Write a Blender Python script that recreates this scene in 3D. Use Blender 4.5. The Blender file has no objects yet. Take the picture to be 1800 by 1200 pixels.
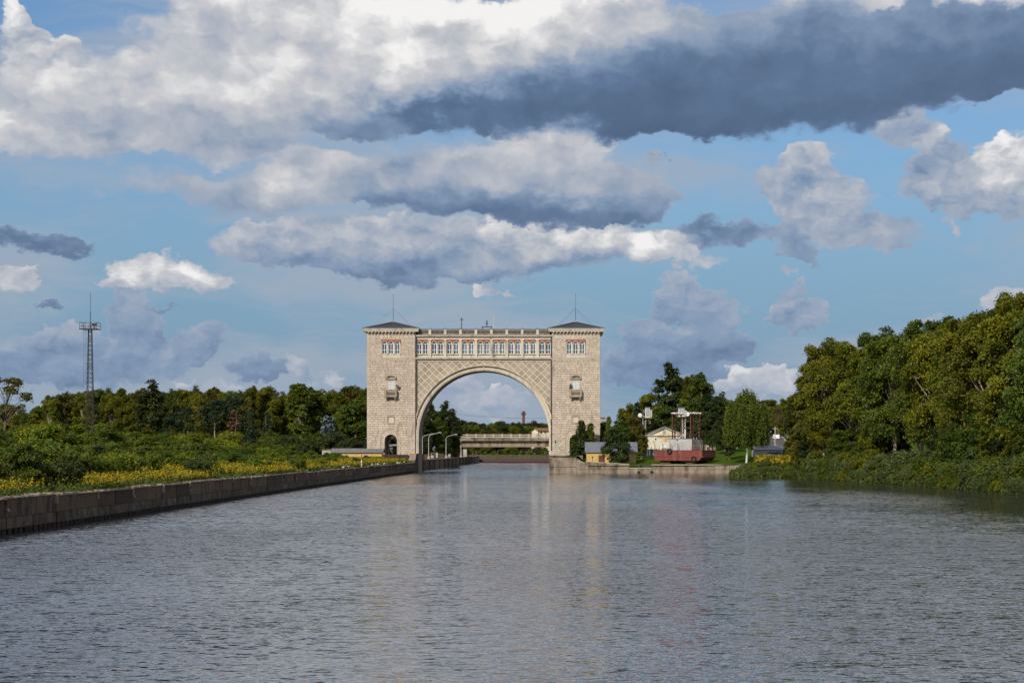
import bpy, math, random
import numpy as np
from mathutils import Vector, Matrix

# ------------------------------------------------------------------ camera
F, VX, VY, HC = 3500.0, 977.0, 790.0, 5.0      # focal length and vanishing point in photo pixels, eye height over the water
scene = bpy.context.scene
COL = scene.collection
cam_data = bpy.data.cameras.new("camera")
cam = bpy.data.objects.new("camera", cam_data)
COL.objects.link(cam)
cam.location = (0, 0, HC)
cam.rotation_euler = (math.radians(90), 0, 0)
cam_data.sensor_width = 36.0
cam_data.lens = 36.0 * F / 1800.0
cam_data.shift_x = (900 - VX) / 1800.0
cam_data.shift_y = (VY - 600) / 1800.0
cam_data.clip_start = 0.5
cam_data.clip_end = 20000
scene.camera = cam
scene.view_settings.view_transform = 'Standard'
scene.view_settings.look = 'None'
scene.view_settings.exposure = 0.08
scene.view_settings.gamma = 1.0
scene.view_settings.use_curve_mapping = False
scene.cycles.max_bounces = 6
scene.cycles.transparent_max_bounces = 12

SUN_AZ, SUN_EL = math.radians(25), math.radians(33)   # behind the camera, 25 degrees to its left
sun_dir = Vector((-math.sin(SUN_AZ) * math.cos(SUN_EL), -math.cos(SUN_AZ) * math.cos(SUN_EL), math.sin(SUN_EL)))
sun_data = bpy.data.lights.new("sun", 'SUN')
sun_data.energy = 4.2
sun_data.angle = math.radians(0.53)
sun_data.color = (1.0, 0.91, 0.78)
sun = bpy.data.objects.new("sun", sun_data)
COL.objects.link(sun)
sun.location = (-60, -80, 90)
sun.rotation_euler = sun_dir.to_track_quat('Z', 'Y').to_euler()


# ------------------------------------------------------------------ node helper
class NB:
    def __init__(self, tree):
        self.t = tree
        tree.nodes.clear()

    def new(self, typ, **kw):
        n = self.t.nodes.new(typ)
        for k, v in kw.items():
            setattr(n, k, v)
        return n

    def put(self, sock, v):
        if isinstance(v, bpy.types.NodeSocket):
            self.t.links.new(v, sock)
        elif v is not None:
            sock.default_value = v

    def math(self, op, a, b=None, c=None, clamp=False):
        n = self.new('ShaderNodeMath', operation=op, use_clamp=clamp)
        self.put(n.inputs[0], a)
        self.put(n.inputs[1], b)
        self.put(n.inputs[2], c)
        return n.outputs[0]

    def vec(self, op, a, b=None, c=None):
        n = self.new('ShaderNodeVectorMath', operation=op)
        self.put(n.inputs[0], a)
        self.put(n.inputs[1], b)
        self.put(n.inputs[2], c)
        return n.outputs['Value'] if op in ('DOT_PRODUCT', 'LENGTH', 'DISTANCE') else n.outputs['Vector']

    def mix(self, f, a, b, blend='MIX'):
        n = self.new('ShaderNodeMix', data_type='RGBA', blend_type=blend)
        self.put(n.inputs[0], f)
        self.put(n.inputs[6], a if not isinstance(a, tuple) else (*a[:3], 1))
        self.put(n.inputs[7], b if not isinstance(b, tuple) else (*b[:3], 1))
        return n.outputs[2]

    def noise(self, v, scale, detail=4, rough=0.5, dist=0.0, dim='3D'):
        n = self.new('ShaderNodeTexNoise', noise_dimensions=dim)
        self.put(n.inputs['Vector'], v)
        n.inputs['Scale'].default_value = scale
        n.inputs['Detail'].default_value = detail
        n.inputs['Roughness'].default_value = rough
        n.inputs['Distortion'].default_value = dist
        return n

    def ramp(self, f, stops, interp='LINEAR'):
        n = self.new('ShaderNodeValToRGB')
        r = n.color_ramp
        r.interpolation = interp
        while len(r.elements) < len(stops):
            r.elements.new(0.5)
        for e, (p, c) in zip(r.elements, stops):
            e.position = p
            e.color = (*c[:3], 1) if isinstance(c, tuple) else (c, c, c, 1)
        self.put(n.inputs[0], f)
        return n.outputs[0]

    def smooth(self, v, a, b):
        n = self.new('ShaderNodeMapRange', interpolation_type='SMOOTHSTEP')
        self.put(n.inputs[0], v)
        n.inputs[1].default_value = a
        n.inputs[2].default_value = b
        return n.outputs[0]


# ------------------------------------------------------------------ sky
SKY = 0.1
world = bpy.data.worlds.new("World")
scene.world = world
world.use_nodes = True
nb = NB(world.node_tree)
tc = nb.new('ShaderNodeTexCoord')
D3 = nb.vec('NORMALIZE', tc.outputs['Generated'])
sky = nb.new('ShaderNodeTexSky', sky_type='NISHITA')
sky.sun_disc = False
sky.sun_elevation = SUN_EL
sky.sun_rotation = math.pi + SUN_AZ
sky.air_density = 1.0
sky.dust_density = 0.6
sky.ozone_density = 1.6
nb.put(sky.inputs[0], D3) if sky.inputs else None
sep = nb.new('ShaderNodeSeparateXYZ')
nb.put(sep.inputs[0], D3)
cmb = nb.new('ShaderNodeCombineXYZ')
nb.put(cmb.inputs[0], nb.math('MULTIPLY', sep.outputs[0], 35.0))
nb.put(cmb.inputs[1], nb.math('MULTIPLY', sep.outputs[2], 35.0))
UV = cmb.outputs[0]                       # the direction seen from the south, 35 units to the radian
V_el = nb.math('MULTIPLY', sep.outputs[2], 35.0)
STRETCH = nb.vec('MULTIPLY', UV, (1.0, 1.5, 1.0))
w1 = nb.noise(STRETCH, 0.5, 2, 0.5, dim='2D')
w2 = nb.noise(STRETCH, 2.2, 4, 0.6, dim='2D')
wv = nb.vec('MULTIPLY_ADD', w1.outputs['Color'], (1.7, 0.8, 0), (-0.85, -0.4, 0))
wv2 = nb.vec('MULTIPLY_ADD', w2.outputs['Color'], (0.7, 0.5, 0), (-0.35, -0.25, 0))
UVW = nb.vec('ADD', nb.vec('ADD', UV, wv), wv2)


def cxy(px, py):
    x, z = (px - VX) / F, (VY - py) / F
    n = math.sqrt(1 + x * x + z * z) / 35
    return x / n, z / n


def cloud_layer(blobs, seed, base, billow_scale, edge, emb, soft, extra=None):
    W = WS = None
    for (px, py, rx, ry, k, st, sb) in blobs:
        cx, cy = cxy(px, py)
        rx, ry = rx / 100.0, ry / 100.0
        q = nb.vec('MULTIPLY_ADD', UVW, (1 / rx, 1 / ry, 0), (-cx / rx, -cy / ry, 0))
        r2 = nb.vec('DOT_PRODUCT', q, q)
        w = nb.math('SUBTRACT', 1.0, r2, clamp=True)
        w = nb.math('MULTIPLY', w, k)
        yy = nb.vec('DOT_PRODUCT', q, (0, (st - sb) / 2, 0))
        sh = nb.math('ADD', yy, (st + sb) / 2)
        ww = nb.math('MULTIPLY', w, w)
        if W is None:
            W, W2, WS = w, ww, nb.math('MULTIPLY', ww, sh)
        else:
            W = nb.math('ADD', W, w)
            W2 = nb.math('ADD', W2, ww)
            WS = nb.math('MULTIPLY_ADD', ww, sh, WS)
    if extra is not None:
        e, es = extra
        W = nb.math('ADD', W, e)
        ee = nb.math('MULTIPLY', e, e)
        W2 = nb.math('ADD', W2, ee)
        WS = nb.math('MULTIPLY_ADD', ee, es, WS)
    S = nb.math('DIVIDE', WS, nb.math('MAXIMUM', W2, 0.0005))
    W = nb.math('MINIMUM', W, 1.15)
    # billows: fractal cells warped by fractal noise
    off = (seed * 3.7, seed * 1.3, seed * 2.1)
    A = nb.vec('MULTIPLY_ADD', w2.outputs['Color'], (0.45, 0.45, 0), off)
    A = nb.vec('ADD', A, STRETCH)
    B = nb.vec('ADD', A, (-0.14 / billow_scale, 0.26 / billow_scale, 0.0))

    def bil(v):
        vo = nb.new('ShaderNodeTexVoronoi', feature='F1', voronoi_dimensions='2D', normalize=True)
        nb.put(vo.inputs['Vector'], v)
        vo.inputs['Scale'].default_value = billow_scale
        vo.inputs['Detail'].default_value = 3.0
        vo.inputs['Roughness'].default_value = 0.6
        vo.inputs['Lacunarity'].default_value = 2.2
        nz = nb.noise(v, billow_scale * 0.8, 9, 0.54, dim='2D')
        x = nb.math('MULTIPLY_ADD', vo.outputs['Distance'], -0.60, 0.55)
        return nb.math('MULTIPLY_ADD', nz.outputs['Fac'], 1.0, x)
    na = bil(A)
    nbv = bil(B)
    near = nb.math('MINIMUM', nb.math('MULTIPLY', W, 4.0 * edge), edge)
    dens = nb.math('MULTIPLY_ADD', nb.math('SUBTRACT', na, 0.80), near, W)
    alpha = nb.smooth(dens, base, base + soft)
    d = nb.math('SUBTRACT', na, nbv)
    S = nb.math('MULTIPLY_ADD', d, nb.math('MULTIPLY_ADD', S, emb, 0.06 * emb), S)
    # thin rims are translucent: they take on an even, middling brightness
    thin = nb.smooth(dens, base + soft * 1.6, base)
    S = nb.math('MULTIPLY_ADD', nb.math('SUBTRACT', 0.56, S), nb.math('MULTIPLY', thin, 0.55), S)
    return alpha, S, dens


BLOB_FAR = [  # low hazy clouds near the horizon: px, py, rx, ry, weight, shade at top, shade at bottom
    (235, 560, 60, 75, .9, 0.47, 0.25), (240, 640, 90, 60, .9, 0.47, 0.24), (90, 625, 120, 55, .8, 0.47, 0.21),
    (330, 610, 50, 40, .7, 0.43, 0.24), (440, 640, 70, 28, .7, 0.39, 0.21), (20, 655, 70, 40, .6, 0.45, 0.27),
    (1200, 520, 90, 50, .9, 0.53, 0.27), (1270, 545, 70, 60, .8, 0.51, 0.27), (1120, 585, 80, 55, .9, 0.45, 0.24),
    (1260, 610, 100, 48, .9, 0.45, 0.19), (1190, 635, 140, 45, .8, 0.43, 0.17), (1060, 640, 60, 40, .6, 0.45, 0.25),
    (1415, 545, 46, 38, .8, 0.55, 0.31), (1440, 565, 36, 28, .8, 0.57, 0.33), (1385, 505, 22, 34, .7, 0.47, 0.29),
    (1330, 682, 70, 30, 1.0, 0.74, 0.56), (1280, 690, 50, 28, .8, 0.70, 0.55), (1390, 690, 40, 24, .7, 0.70, 0.58),
    (890, 712, 70, 26, .9, 0.68, 0.52), (820, 690, 60, 30, .6, 0.58, 0.46), (895, 690, 16, 12, .9, 0.80, 0.66),
    (940, 695, 30, 18, .7, 0.66, 0.50), (800, 640, 70, 30, .4, 0.53, 0.31),
    (520, 655, 40, 26, .7, 0.58, 0.46), (590, 668, 40, 14, .5, 0.60, 0.50), (370, 672, 60, 16, .6, 0.62, 0.50),
    (180, 672, 50, 16, .6, 0.68, 0.55), (1680, 560, 60, 20, .3, 0.60, 0.50), (1780, 515, 40, 24, .7, 0.70, 0.55),
    (60, 548, 50, 6, .6, 0.33, 0.16), (300, 545, 50, 5, .6, 0.33, 0.17), (700, 620, 80, 20, .35, 0.39, 0.21),
]
BLOB_MID = [
    (30, 495, 50, 26, 1.0, .78, .52), (290, 480, 105, 36, 1.0, .86, .58), (345, 500, 55, 22, .8, .72, .55),
    (75, 418, 92, 25, .85, .24, .17), (210, 500, 40, 20, .7, .7, .5),
    (840, 506, 40, 15, 1.0, .76, .58), (892, 505, 16, 14, .8, .76, .6),
    (560, 430, 190, 55, .9, .64, .30), (740, 440, 190, 55, .9, .66, .27), (700, 470, 190, 32, .7, .45, .20),
    (980, 410, 130, 52, 1.0, .92, .46), (1110, 430, 130, 40, .9, .86, .52), (1200, 455, 70, 22, .6, .76, .6),
    (970, 450, 110, 40, .7, .52, .30),
    (1265, 408, 92, 34, .9, .27, .18), (1370, 430, 55, 32, .8, .40, .26),
    (1400, 330, 75, 75, .9, .60, .44), (1450, 300, 55, 50, .8, .62, .48), (1470, 370, 110, 72, 1.0, .76, .36),
    (1550, 405, 70, 38, .8, .52, .30), (1330, 320, 40, 40, .5, .52, .42),
    (1640, 300, 70, 90, .9, .58, .40), (1700, 330, 90, 70, .8, .60, .40), (1775, 310, 85, 95, 1.1, .95, .38),
    (1590, 220, 40, 50, .5, .52, .42), (1755, 355, 100, 40, .8, .5, .40),
    (55, 60, 56, 62, 1.0, .84, .56), (20, 110, 50, 60, .8, .80, .55), (125, 85, 30, 30, .6, .8, .6),
    (1160, 285, 28, 18, .5, .46, .38), (1655, 400, 18, 10, .5, .5, .4),
]
BLOB_NEAR = [
    # second tier, with its bright heads and dark base
    (960, 275, 140, 85, 1.1, .88, .36), (760, 310, 230, 85, 1.0, .74, .22), (1090, 335, 110, 56, 1.0, .56, .14),
    (560, 320, 150, 62, .8, .74, .42), (880, 362, 300, 36, .9, .26, .12), (430, 345, 160, 45, .6, .52, .42),
    (690, 310, 50, 32, .8, .95, .6), (250, 320, 120, 44, .35, .48, .40), (1030, 232, 60, 36, .8, .86, .5),
    # heaped white heads upper left
    (140, 180, 170, 90, 1.0, .84, .50), (90, 245, 140, 44, .9, .86, .52), (345, 90, 165, 120, 1.0, .86, .50),
    (420, 190, 190, 92, 1.0, .86, .44), (250, 245, 130, 34, .7, .72, .44), (560, 60, 210, 110, 1.0, .94, .62),
    (780, 80, 260, 90, 1.2, 1.05, .74), (950, 70, 170, 80, 1.1, 1.0, .66), (1080, 40, 170, 60, 1.0, .70, .46),
    (400, 262, 110, 34, .6, .66, .48), (650, 140, 130, 50, .8, .86, .46), (160, 225, 120, 22, .7, .42, .36), (300, 150, 90, 40, .6, .56, .44),
    # greys that lead from the white heads into the shelf
    (900, 140, 270, 46, 1.0, .62, .26), (1090, 115, 250, 60, 1.1, .56, .24), (1300, 75, 240, 50, .9, .50, .24), (560, 200, 190, 36, .7, .56, .36),
    # slate shelf
    (1290, 150, 480, 100, 1.5, .26, .03), (1640, 90, 330, 90, 1.5, .26, .06), (880, 190, 320, 42, 1.0, .20, .07),
    (1080, 190, 260, 62, 1.3, .14, .03), (620, 212, 170, 26, .6, .42, .24), (1420, 60, 260, 60, 1.0, .44, .20),
    (1200, 90, 220, 60, .9, .48, .22), (1600, 40, 260, 30, .8, .46, .26), (1760, 120, 140, 50, 1.2, .14, .06), (1820, -30, 360, 40, .9, .92, .70),
    (1480, -25, 200, 36, .8, .66, .5),
    # unseen white cloud heads added above the frame to brighten the water
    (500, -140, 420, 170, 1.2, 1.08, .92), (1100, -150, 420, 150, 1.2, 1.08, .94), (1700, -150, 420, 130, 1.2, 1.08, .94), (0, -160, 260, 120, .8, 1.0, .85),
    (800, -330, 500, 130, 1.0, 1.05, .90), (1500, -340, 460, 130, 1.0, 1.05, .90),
]
# outside the frame broken cumulus goes on, brightened for the water's reflections
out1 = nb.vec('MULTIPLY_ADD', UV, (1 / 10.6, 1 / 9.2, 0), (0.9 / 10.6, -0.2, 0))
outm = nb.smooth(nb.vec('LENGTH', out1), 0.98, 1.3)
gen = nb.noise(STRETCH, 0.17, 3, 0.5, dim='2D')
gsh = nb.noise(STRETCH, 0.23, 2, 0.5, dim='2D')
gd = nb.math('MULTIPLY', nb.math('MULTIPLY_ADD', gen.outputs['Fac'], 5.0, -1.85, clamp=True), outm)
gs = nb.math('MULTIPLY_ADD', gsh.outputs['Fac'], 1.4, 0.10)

# clear air: the Sky Texture, with thin veils of cirrus stretched along the horizon
veil = nb.noise(nb.vec('MULTIPLY', nb.vec('ADD', UV, wv), (0.30, 1.5, 1)), 0.40, 6, 0.58, dim='2D')
low = nb.smooth(V_el, 6.6, 1.2)
vf = nb.math('MULTIPLY', nb.smooth(veil.outputs['Fac'], 0.36, 0.60), nb.math('MULTIPLY_ADD', low, 0.06, 0.70))
lowc = nb.math('MULTIPLY', nb.smooth(V_el, 7.6, 0.5), 0.9)
clear = nb.mix(1.0, sky.outputs[0], SKYTINT if 'SKYTINT' in globals() else (0.56, 0.73, 0.90), 'MULTIPLY')
k = 1.0 / SKY
clear = nb.mix(lowc, clear, (0.165 * k, 0.285 * k, 0.425 * k))
clear = nb.mix(vf, clear, (0.34 * k, 0.395 * k, 0.475 * k))


def cc(r, g, b):
    return (r * k / 10, g * k / 10, b * k / 10)


RAMP = [(0.0, cc(.064, .104, .172)), (.18, cc(.108, .170, .285)), (.36, cc(.215, .295, .425)), (.55, cc(.375, .415, .49)),
        (.75, cc(.55, .555, .58)), (1.0, cc(.87, .855, .84))]


def over(bg, layer, tint=None, amount=1.0):
    a, S, dens = layer
    c = nb.ramp(S, RAMP, 'LINEAR')
    c = nb.mix(1.0, c, (10, 10, 10), 'MULTIPLY')
    if tint:
        c = nb.mix(tint[0], c, tint[1])
    return nb.mix(nb.math('MULTIPLY', a, amount), bg, c)


col = over(clear, cloud_layer(BLOB_FAR, 1.0, 0.20, 1.2, 1.2, 1.0, 0.26), (0.12, (.30 * k, .40 * k, .55 * k)), 0.97)
col = over(col, cloud_layer(BLOB_MID, 4.0, 0.18, 0.8, 1.4, 1.6, 0.40), None, 0.94)
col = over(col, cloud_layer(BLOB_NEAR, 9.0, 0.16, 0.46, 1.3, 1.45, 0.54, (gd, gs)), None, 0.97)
bg = nb.new('ShaderNodeBackground')
nb.put(bg.inputs[0], col)
bg.inputs[1].default_value = SKY
world.cycles.sampling_method = 'MANUAL'
world.cycles.sample_map_resolution = 512
wo = nb.new('ShaderNodeOutputWorld')
nb.t.links.new(bg.outputs[0], wo.inputs[0])

# ------------------------------------------------------------------ materials
R = random.Random(7)
RNG = np.random.default_rng(11)


def mat(name, col, rough=0.8, col2=None, scale=1.0, spec=0.3, metal=0.0, bump=0.0, bscale=6.0, dirt=None, dscale=0.25,
        stretch=(1, 1, 1), rnd=0.0, tint=False, damt=(0.45, 0.7)):
    m = bpy.data.materials.new(name)
    m.use_nodes = True
    n = NB(m.node_tree)
    p = n.new('ShaderNodeBsdfPrincipled')
    o = n.new('ShaderNodeOutputMaterial')
    n.t.links.new(p.outputs[0], o.inputs[0])
    geo = n.new('ShaderNodeNewGeometry')
    pos = n.vec('MULTIPLY', geo.outputs['Position'], stretch)
    c = (*col, 1)
    if col2:
        nz = n.noise(pos, scale, 5, 0.6)
        c = n.mix(n.smooth(nz.outputs['Fac'], 0.32, 0.68), col, col2)
    if rnd or tint:
        if tint:
            a = n.new('ShaderNodeAttribute', attribute_name='tint')
            r = a.outputs['Fac']
        else:
            r = n.new('ShaderNodeObjectInfo').outputs['Random']
        f = n.math('MULTIPLY_ADD', r, 2 * rnd, 1 - rnd)
        c = n.mix(1.0, c, n.new('ShaderNodeCombineColor').outputs[0], 'MULTIPLY')
        cc_ = c.node.inputs[7].links[0].from_node
        for i in range(3):
            n.put(cc_.inputs[i], n.math('MULTIPLY_ADD', n.math('SUBTRACT', f, 1.0), (1.0, 1.05, 1.2)[i], 1.0))
    if dirt:
        dz = n.noise(pos, dscale, 6, 0.65)
        c = n.mix(n.smooth(dz.outputs['Fac'], *damt), c, dirt)
    n.put(p.inputs['Base Color'], c)
    p.inputs['Roughness'].default_value = rough
    p.inputs['Specular IOR Level'].default_value = spec
    p.inputs['Metallic'].default_value = metal
    if bump:
        bz = n.noise(pos, bscale, 5, 0.6)
        b = n.new('ShaderNodeBump')
        b.inputs['Strength'].default_value = bump
        b.inputs['Distance'].default_value = 0.05
        n.put(b.inputs['Height'], bz.outputs['Fac'])
        n.put(p.inputs['Normal'], b.outputs[0])
    return m


def leafmat(name, stops, trans=0.25, rnd=0.18, rough=0.6, spec=0.25):
    """Leaves: colour by the leaf's own tint, shifted a little from plant to plant; some light passes through."""
    m = bpy.data.materials.new(name)
    m.use_nodes = True
    n = NB(m.node_tree)
    a = n.new('ShaderNodeAttribute', attribute_name='tint')
    c = n.ramp(a.outputs['Fac'], stops)
    r = n.new('ShaderNodeObjectInfo').outputs['Random']
    f = n.math('MULTIPLY_ADD', r, 2 * rnd, 1 - rnd)
    hs = n.new('ShaderNodeHueSaturation')
    n.put(hs.inputs['Color'], c)
    n.put(hs.inputs['Value'], f)
    n.put(hs.inputs['Hue'], n.math('MULTIPLY_ADD', n.math('FRACT', n.math('MULTIPLY', r, 7.31)), 0.03, 0.485))
    p = n.new('ShaderNodeBsdfPrincipled')
    n.put(p.inputs['Base Color'], hs.outputs[0])
    p.inputs['Roughness'].default_value = rough
    p.inputs['Specular IOR Level'].default_value = spec
    t = n.new('ShaderNodeBsdfTranslucent')
    n.put(t.inputs[0], n.mix(1.0, hs.outputs[0], (1.15, 1.1, 0.5), 'MULTIPLY'))
    mx = n.new('ShaderNodeMixShader')
    mx.inputs[0].default_value = trans
    n.t.links.new(p.outputs[0], mx.inputs[1])
    n.t.links.new(t.outputs[0], mx.inputs[2])
    o = n.new('ShaderNodeOutputMaterial')
    n.t.links.new(mx.outputs[0], o.inputs[0])
    return m


# ------------------------------------------------------------------ objects and meshes
def at(px, py, Y):
    """A photo pixel at distance Y, as a point in metres."""
    return ((px - VX) * Y / F, Y, (VY - py) * Y / F + HC)


def put(o, parent=None):
    COL.objects.link(o)
    if parent is not None:
        o.parent = parent
    return o


def tag(o, label=None, cat=None, group=None, kind=None):
    for k_, v_ in (('label', label), ('category', cat), ('group', group), ('kind', kind)):
        if v_:
            o[k_] = v_
    return o


def thing(name, loc, label, cat, group=None, rz=0.0):
    o = put(bpy.data.objects.new(name, None))
    o.empty_display_size = 0.3
    o.location = loc
    o.rotation_euler = (0, 0, rz)
    return tag(o, label, cat, group)


def origin_of(o):
    v = Vector((0, 0, 0))
    while o is not None:
        v += o.location
        o = o.parent
    return v


class MB:
    """Collects boxes, prisms and tubes in world metres; build() links them as one mesh object."""

    def __init__(self):
        self.v, self.f, self.t = [], [], []
        self.tint = None

    def add(self, vs, fs):
        n = len(self.v)
        self.v += [tuple(p) for p in vs]
        self.f += [tuple(i + n for i in f) for f in fs]
        if self.tint is not None:
            self.t += [self.tint] * len(vs)
        return self

    def box(self, x0, x1, y0, y1, z0, z1):
        return self.add([(x0, y0, z0), (x1, y0, z0), (x1, y1, z0), (x0, y1, z0), (x0, y0, z1), (x1, y0, z1), (x1, y1, z1), (x0, y1, z1)],
                        [(0, 1, 5, 4), (1, 2, 6, 5), (2, 3, 7, 6), (3, 0, 4, 7), (4, 5, 6, 7), (3, 2, 1, 0)])

    def slab(self, pts, t):
        """A box along a line of two points pts=(p,q) with width t[0] and height t[1], seen from above."""
        p, q = Vector(pts[0]), Vector(pts[1])
        d = (q - p)
        n = Vector((-d.y, d.x, 0)).normalized() * t[0] / 2
        h = Vector((0, 0, t[1]))
        a = [p - n, q - n, q + n, p + n]
        return self.add(a + [x + h for x in a], [(0, 1, 5, 4), (1, 2, 6, 5), (2, 3, 7, 6), (3, 0, 4, 7), (4, 5, 6, 7), (3, 2, 1, 0)])

    def prism(self, poly, y0, y1):
        """Polygon of (x, z) pushed from y0 (front) to y1."""
        n = len(poly)
        vs = [(x, y0, z) for x, z in poly] + [(x, y1, z) for x, z in poly]
        a = sum(poly[i][0] * poly[(i + 1) % n][1] - poly[(i + 1) % n][0] * poly[i][1] for i in range(n))
        fr, bk = tuple(range(n)), tuple(range(2 * n - 1, n - 1, -1))
        fs = [fr, bk] + [((i + 1) % n, i, i + n, (i + 1) % n + n) for i in range(n)]
        if a < 0:
            fs = [tuple(reversed(f)) for f in fs]
        return self.add(vs, fs)

    def xprism(self, poly, x0, x1):
        """Polygon of (y, z) pushed from x0 to x1."""
        n = len(poly)
        vs = [(x0, y, z) for y, z in poly] + [(x1, y, z) for y, z in poly]
        a = sum(poly[i][0] * poly[(i + 1) % n][1] - poly[(i + 1) % n][0] * poly[i][1] for i in range(n))
        fs = [tuple(range(n - 1, -1, -1)), tuple(range(n, 2 * n))] + [(i, (i + 1) % n, (i + 1) % n + n, i + n) for i in range(n)]
        if a < 0:
            fs = [tuple(reversed(f)) for f in fs]
        return self.add(vs, fs)

    def arc(self, cx, cz, r0, r1, a0, a1, y0, y1, n=24):
        """A ring piece between radii r0<r1 and angles a0<a1 in the x-z plane, thick from y0 to y1."""
        vs, fs = [], []
        for i in range(n + 1):
            a = a0 + (a1 - a0) * i / n
            c, s = math.cos(a), math.sin(a)
            vs += [(cx + r0 * c, y0, cz + r0 * s), (cx + r1 * c, y0, cz + r1 * s), (cx + r1 * c, y1, cz + r1 * s), (cx + r0 * c, y1, cz + r0 * s)]
        for i in range(n):
            b, e = 4 * i, 4 * i + 4
            fs += [(b + 1, b, e, e + 1), (b + 2, b + 1, e + 1, e + 2), (b + 3, b + 2, e + 2, e + 3), (b, b + 3, e + 3, e)]
        e = 4 * n
        fs += [(0, 1, 2, 3), (e + 3, e + 2, e + 1, e)]
        return self.add(vs, fs)

    def tube(self, p, q, r, r1=None, n=6, caps=True):
        p, q = Vector(p), Vector(q)
        r1 = r if r1 is None else r1
        d = (q - p).normalized()
        u = d.orthogonal().normalized()
        w = d.cross(u)
        vs = []
        for c, rr in ((p, r), (q, r1)):
            for i in range(n):
                a = 2 * math.pi * i / n
                vs.append(c + (u * math.cos(a) + w * math.sin(a)) * rr)
        fs = [(i, (i + 1) % n, (i + 1) % n + n, i + n) for i in range(n)]
        if caps:
            fs += [tuple(range(n - 1, -1, -1)), tuple(range(n, 2 * n))]
        return self.add(vs, fs)

    def path(self, pts, r, n=5):
        for a, b in zip(pts[:-1], pts[1:]):
            self.tube(a, b, r, n=n)
        return self

    def torus(self, c, R0, r, ax='y', n=16, m=8):
        vs, fs = [], []
        for i in range(n):
            a = 2 * math.pi * i / n
            for j in range(m):
                b = 2 * math.pi * j / m
                d, h = R0 + r * math.cos(b), r * math.sin(b)
                p = (d * math.cos(a), h, d * math.sin(a)) if ax == 'y' else (h, d * math.cos(a), d * math.sin(a))
                vs.append((c[0] + p[0], c[1] + p[1], c[2] + p[2]))
        for i in range(n):
            for j in range(m):
                fs.append((i * m + j, i * m + (j + 1) % m, (i + 1) % n * m + (j + 1) % m, (i + 1) % n * m + j))
        return self.add(vs, fs)

    def ball(self, c, r, n=8, m=6, sz=(1, 1, 1)):
        vs, fs = [], []
        for i in range(m + 1):
            t = math.pi * i / m
            for j in range(n):
                a = 2 * math.pi * j / n
                vs.append((c[0] + r * sz[0] * math.sin(t) * math.cos(a), c[1] + r * sz[1] * math.sin(t) * math.sin(a), c[2] + r * sz[2] * math.cos(t)))
        for i in range(m):
            for j in range(n):
                fs.append((i * n + j, (i + 1) * n + j, (i + 1) * n + (j + 1) % n, i * n + (j + 1) % n))
        return self.add(vs, fs)

    def mesh(self, name, material, off=(0, 0, 0)):
        me = bpy.data.meshes.new(name)
        ox, oy, oz = off
        me.from_pydata([(x - ox, y - oy, z - oz) for x, y, z in self.v], [], self.f)
        if self.t:
            at_ = me.attributes.new('tint', 'FLOAT', 'POINT')
            at_.data.foreach_set('value', self.t)
        if material:
            me.materials.append(material)
        return me

    def build(self, name, material, parent=None, smooth=False, **kw):
        off = origin_of(parent)
        o = put(bpy.data.objects.new(name, self.mesh(name, material, off)), parent)
        if smooth:
            for p in o.data.polygons:
                p.use_smooth = True
        return tag(o, **kw) if kw else o


def share(name, me, parent, loc, scale=(1, 1, 1), rz=0.0):
    """One more object of a shared mesh, at a world location under an unrotated parent."""
    o = put(bpy.data.objects.new(name, me), parent)
    o.location = Vector(loc) - origin_of(parent)
    o.scale = scale
    o.rotation_euler = (0, 0, rz)
    return o


def copy_thing(src, loc, rz=0.0, scale=1.0, label=None, group=None):
    """A copy of a thing, its parts and their sub-parts; mesh data is shared."""
    def cp(o, parent):
        c = o.copy()
        COL.objects.link(c)
        c.parent = parent
        for ch in o.children:
            cp(ch, c)
        return c
    c = cp(src, None)
    c.location = loc
    c.rotation_euler = (0, 0, rz)
    c.scale = (scale,) * 3 if not isinstance(scale, tuple) else scale
    return tag(c, label, None, group)


def np_mesh(name, verts, quads, tint, material):
    me = bpy.data.meshes.new(name)
    nv, nq = len(verts), len(quads)
    me.vertices.add(nv)
    me.vertices.foreach_set('co', np.ascontiguousarray(verts, dtype=np.float32).ravel())
    me.loops.add(nq * 4)
    me.loops.foreach_set('vertex_index', np.ascontiguousarray(quads, dtype=np.int32).ravel())
    me.polygons.add(nq)
    me.polygons.foreach_set('loop_start', np.arange(nq, dtype=np.int32) * 4)
    me.update(calc_edges=True)
    if tint is not None:
        a = me.attributes.new('tint', 'FLOAT', 'POINT')
        a.data.foreach_set('value', np.ascontiguousarray(tint, dtype=np.float32))
    me.materials.append(material)
    return me


# ------------------------------------------------------------------ the ground's height
SHORE = [(-60, 53), (215, 52), (246, 51), (278, 49.5), (312, 46.7), (343, 41.4), (366, 34.6), (385, 34.0), (431.5, 38.5)]


def interp(t, pts):
    if t <= pts[0][0]:
        return pts[0][1]
    for (a, b), (c, d) in zip(pts[:-1], pts[1:]):
        if t <= c:
            return b + (d - b) * (t - a) / (c - a)
    return pts[-1][1]


def ss(x, a=0.0, b=1.0):
    x = min(1.0, max(0.0, (x - a) / (b - a)))
    return x * x * (3 - 2 * x)


def shore_right(y):
    return -1.0 if y > 431.5 else interp(y, SHORE)


WALL_L = [(-60, -33.0), (118, -32.6), (445, -31.6)]


def wall_left(y):
    return interp(y, WALL_L) if y < 446 else -31.5


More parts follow.
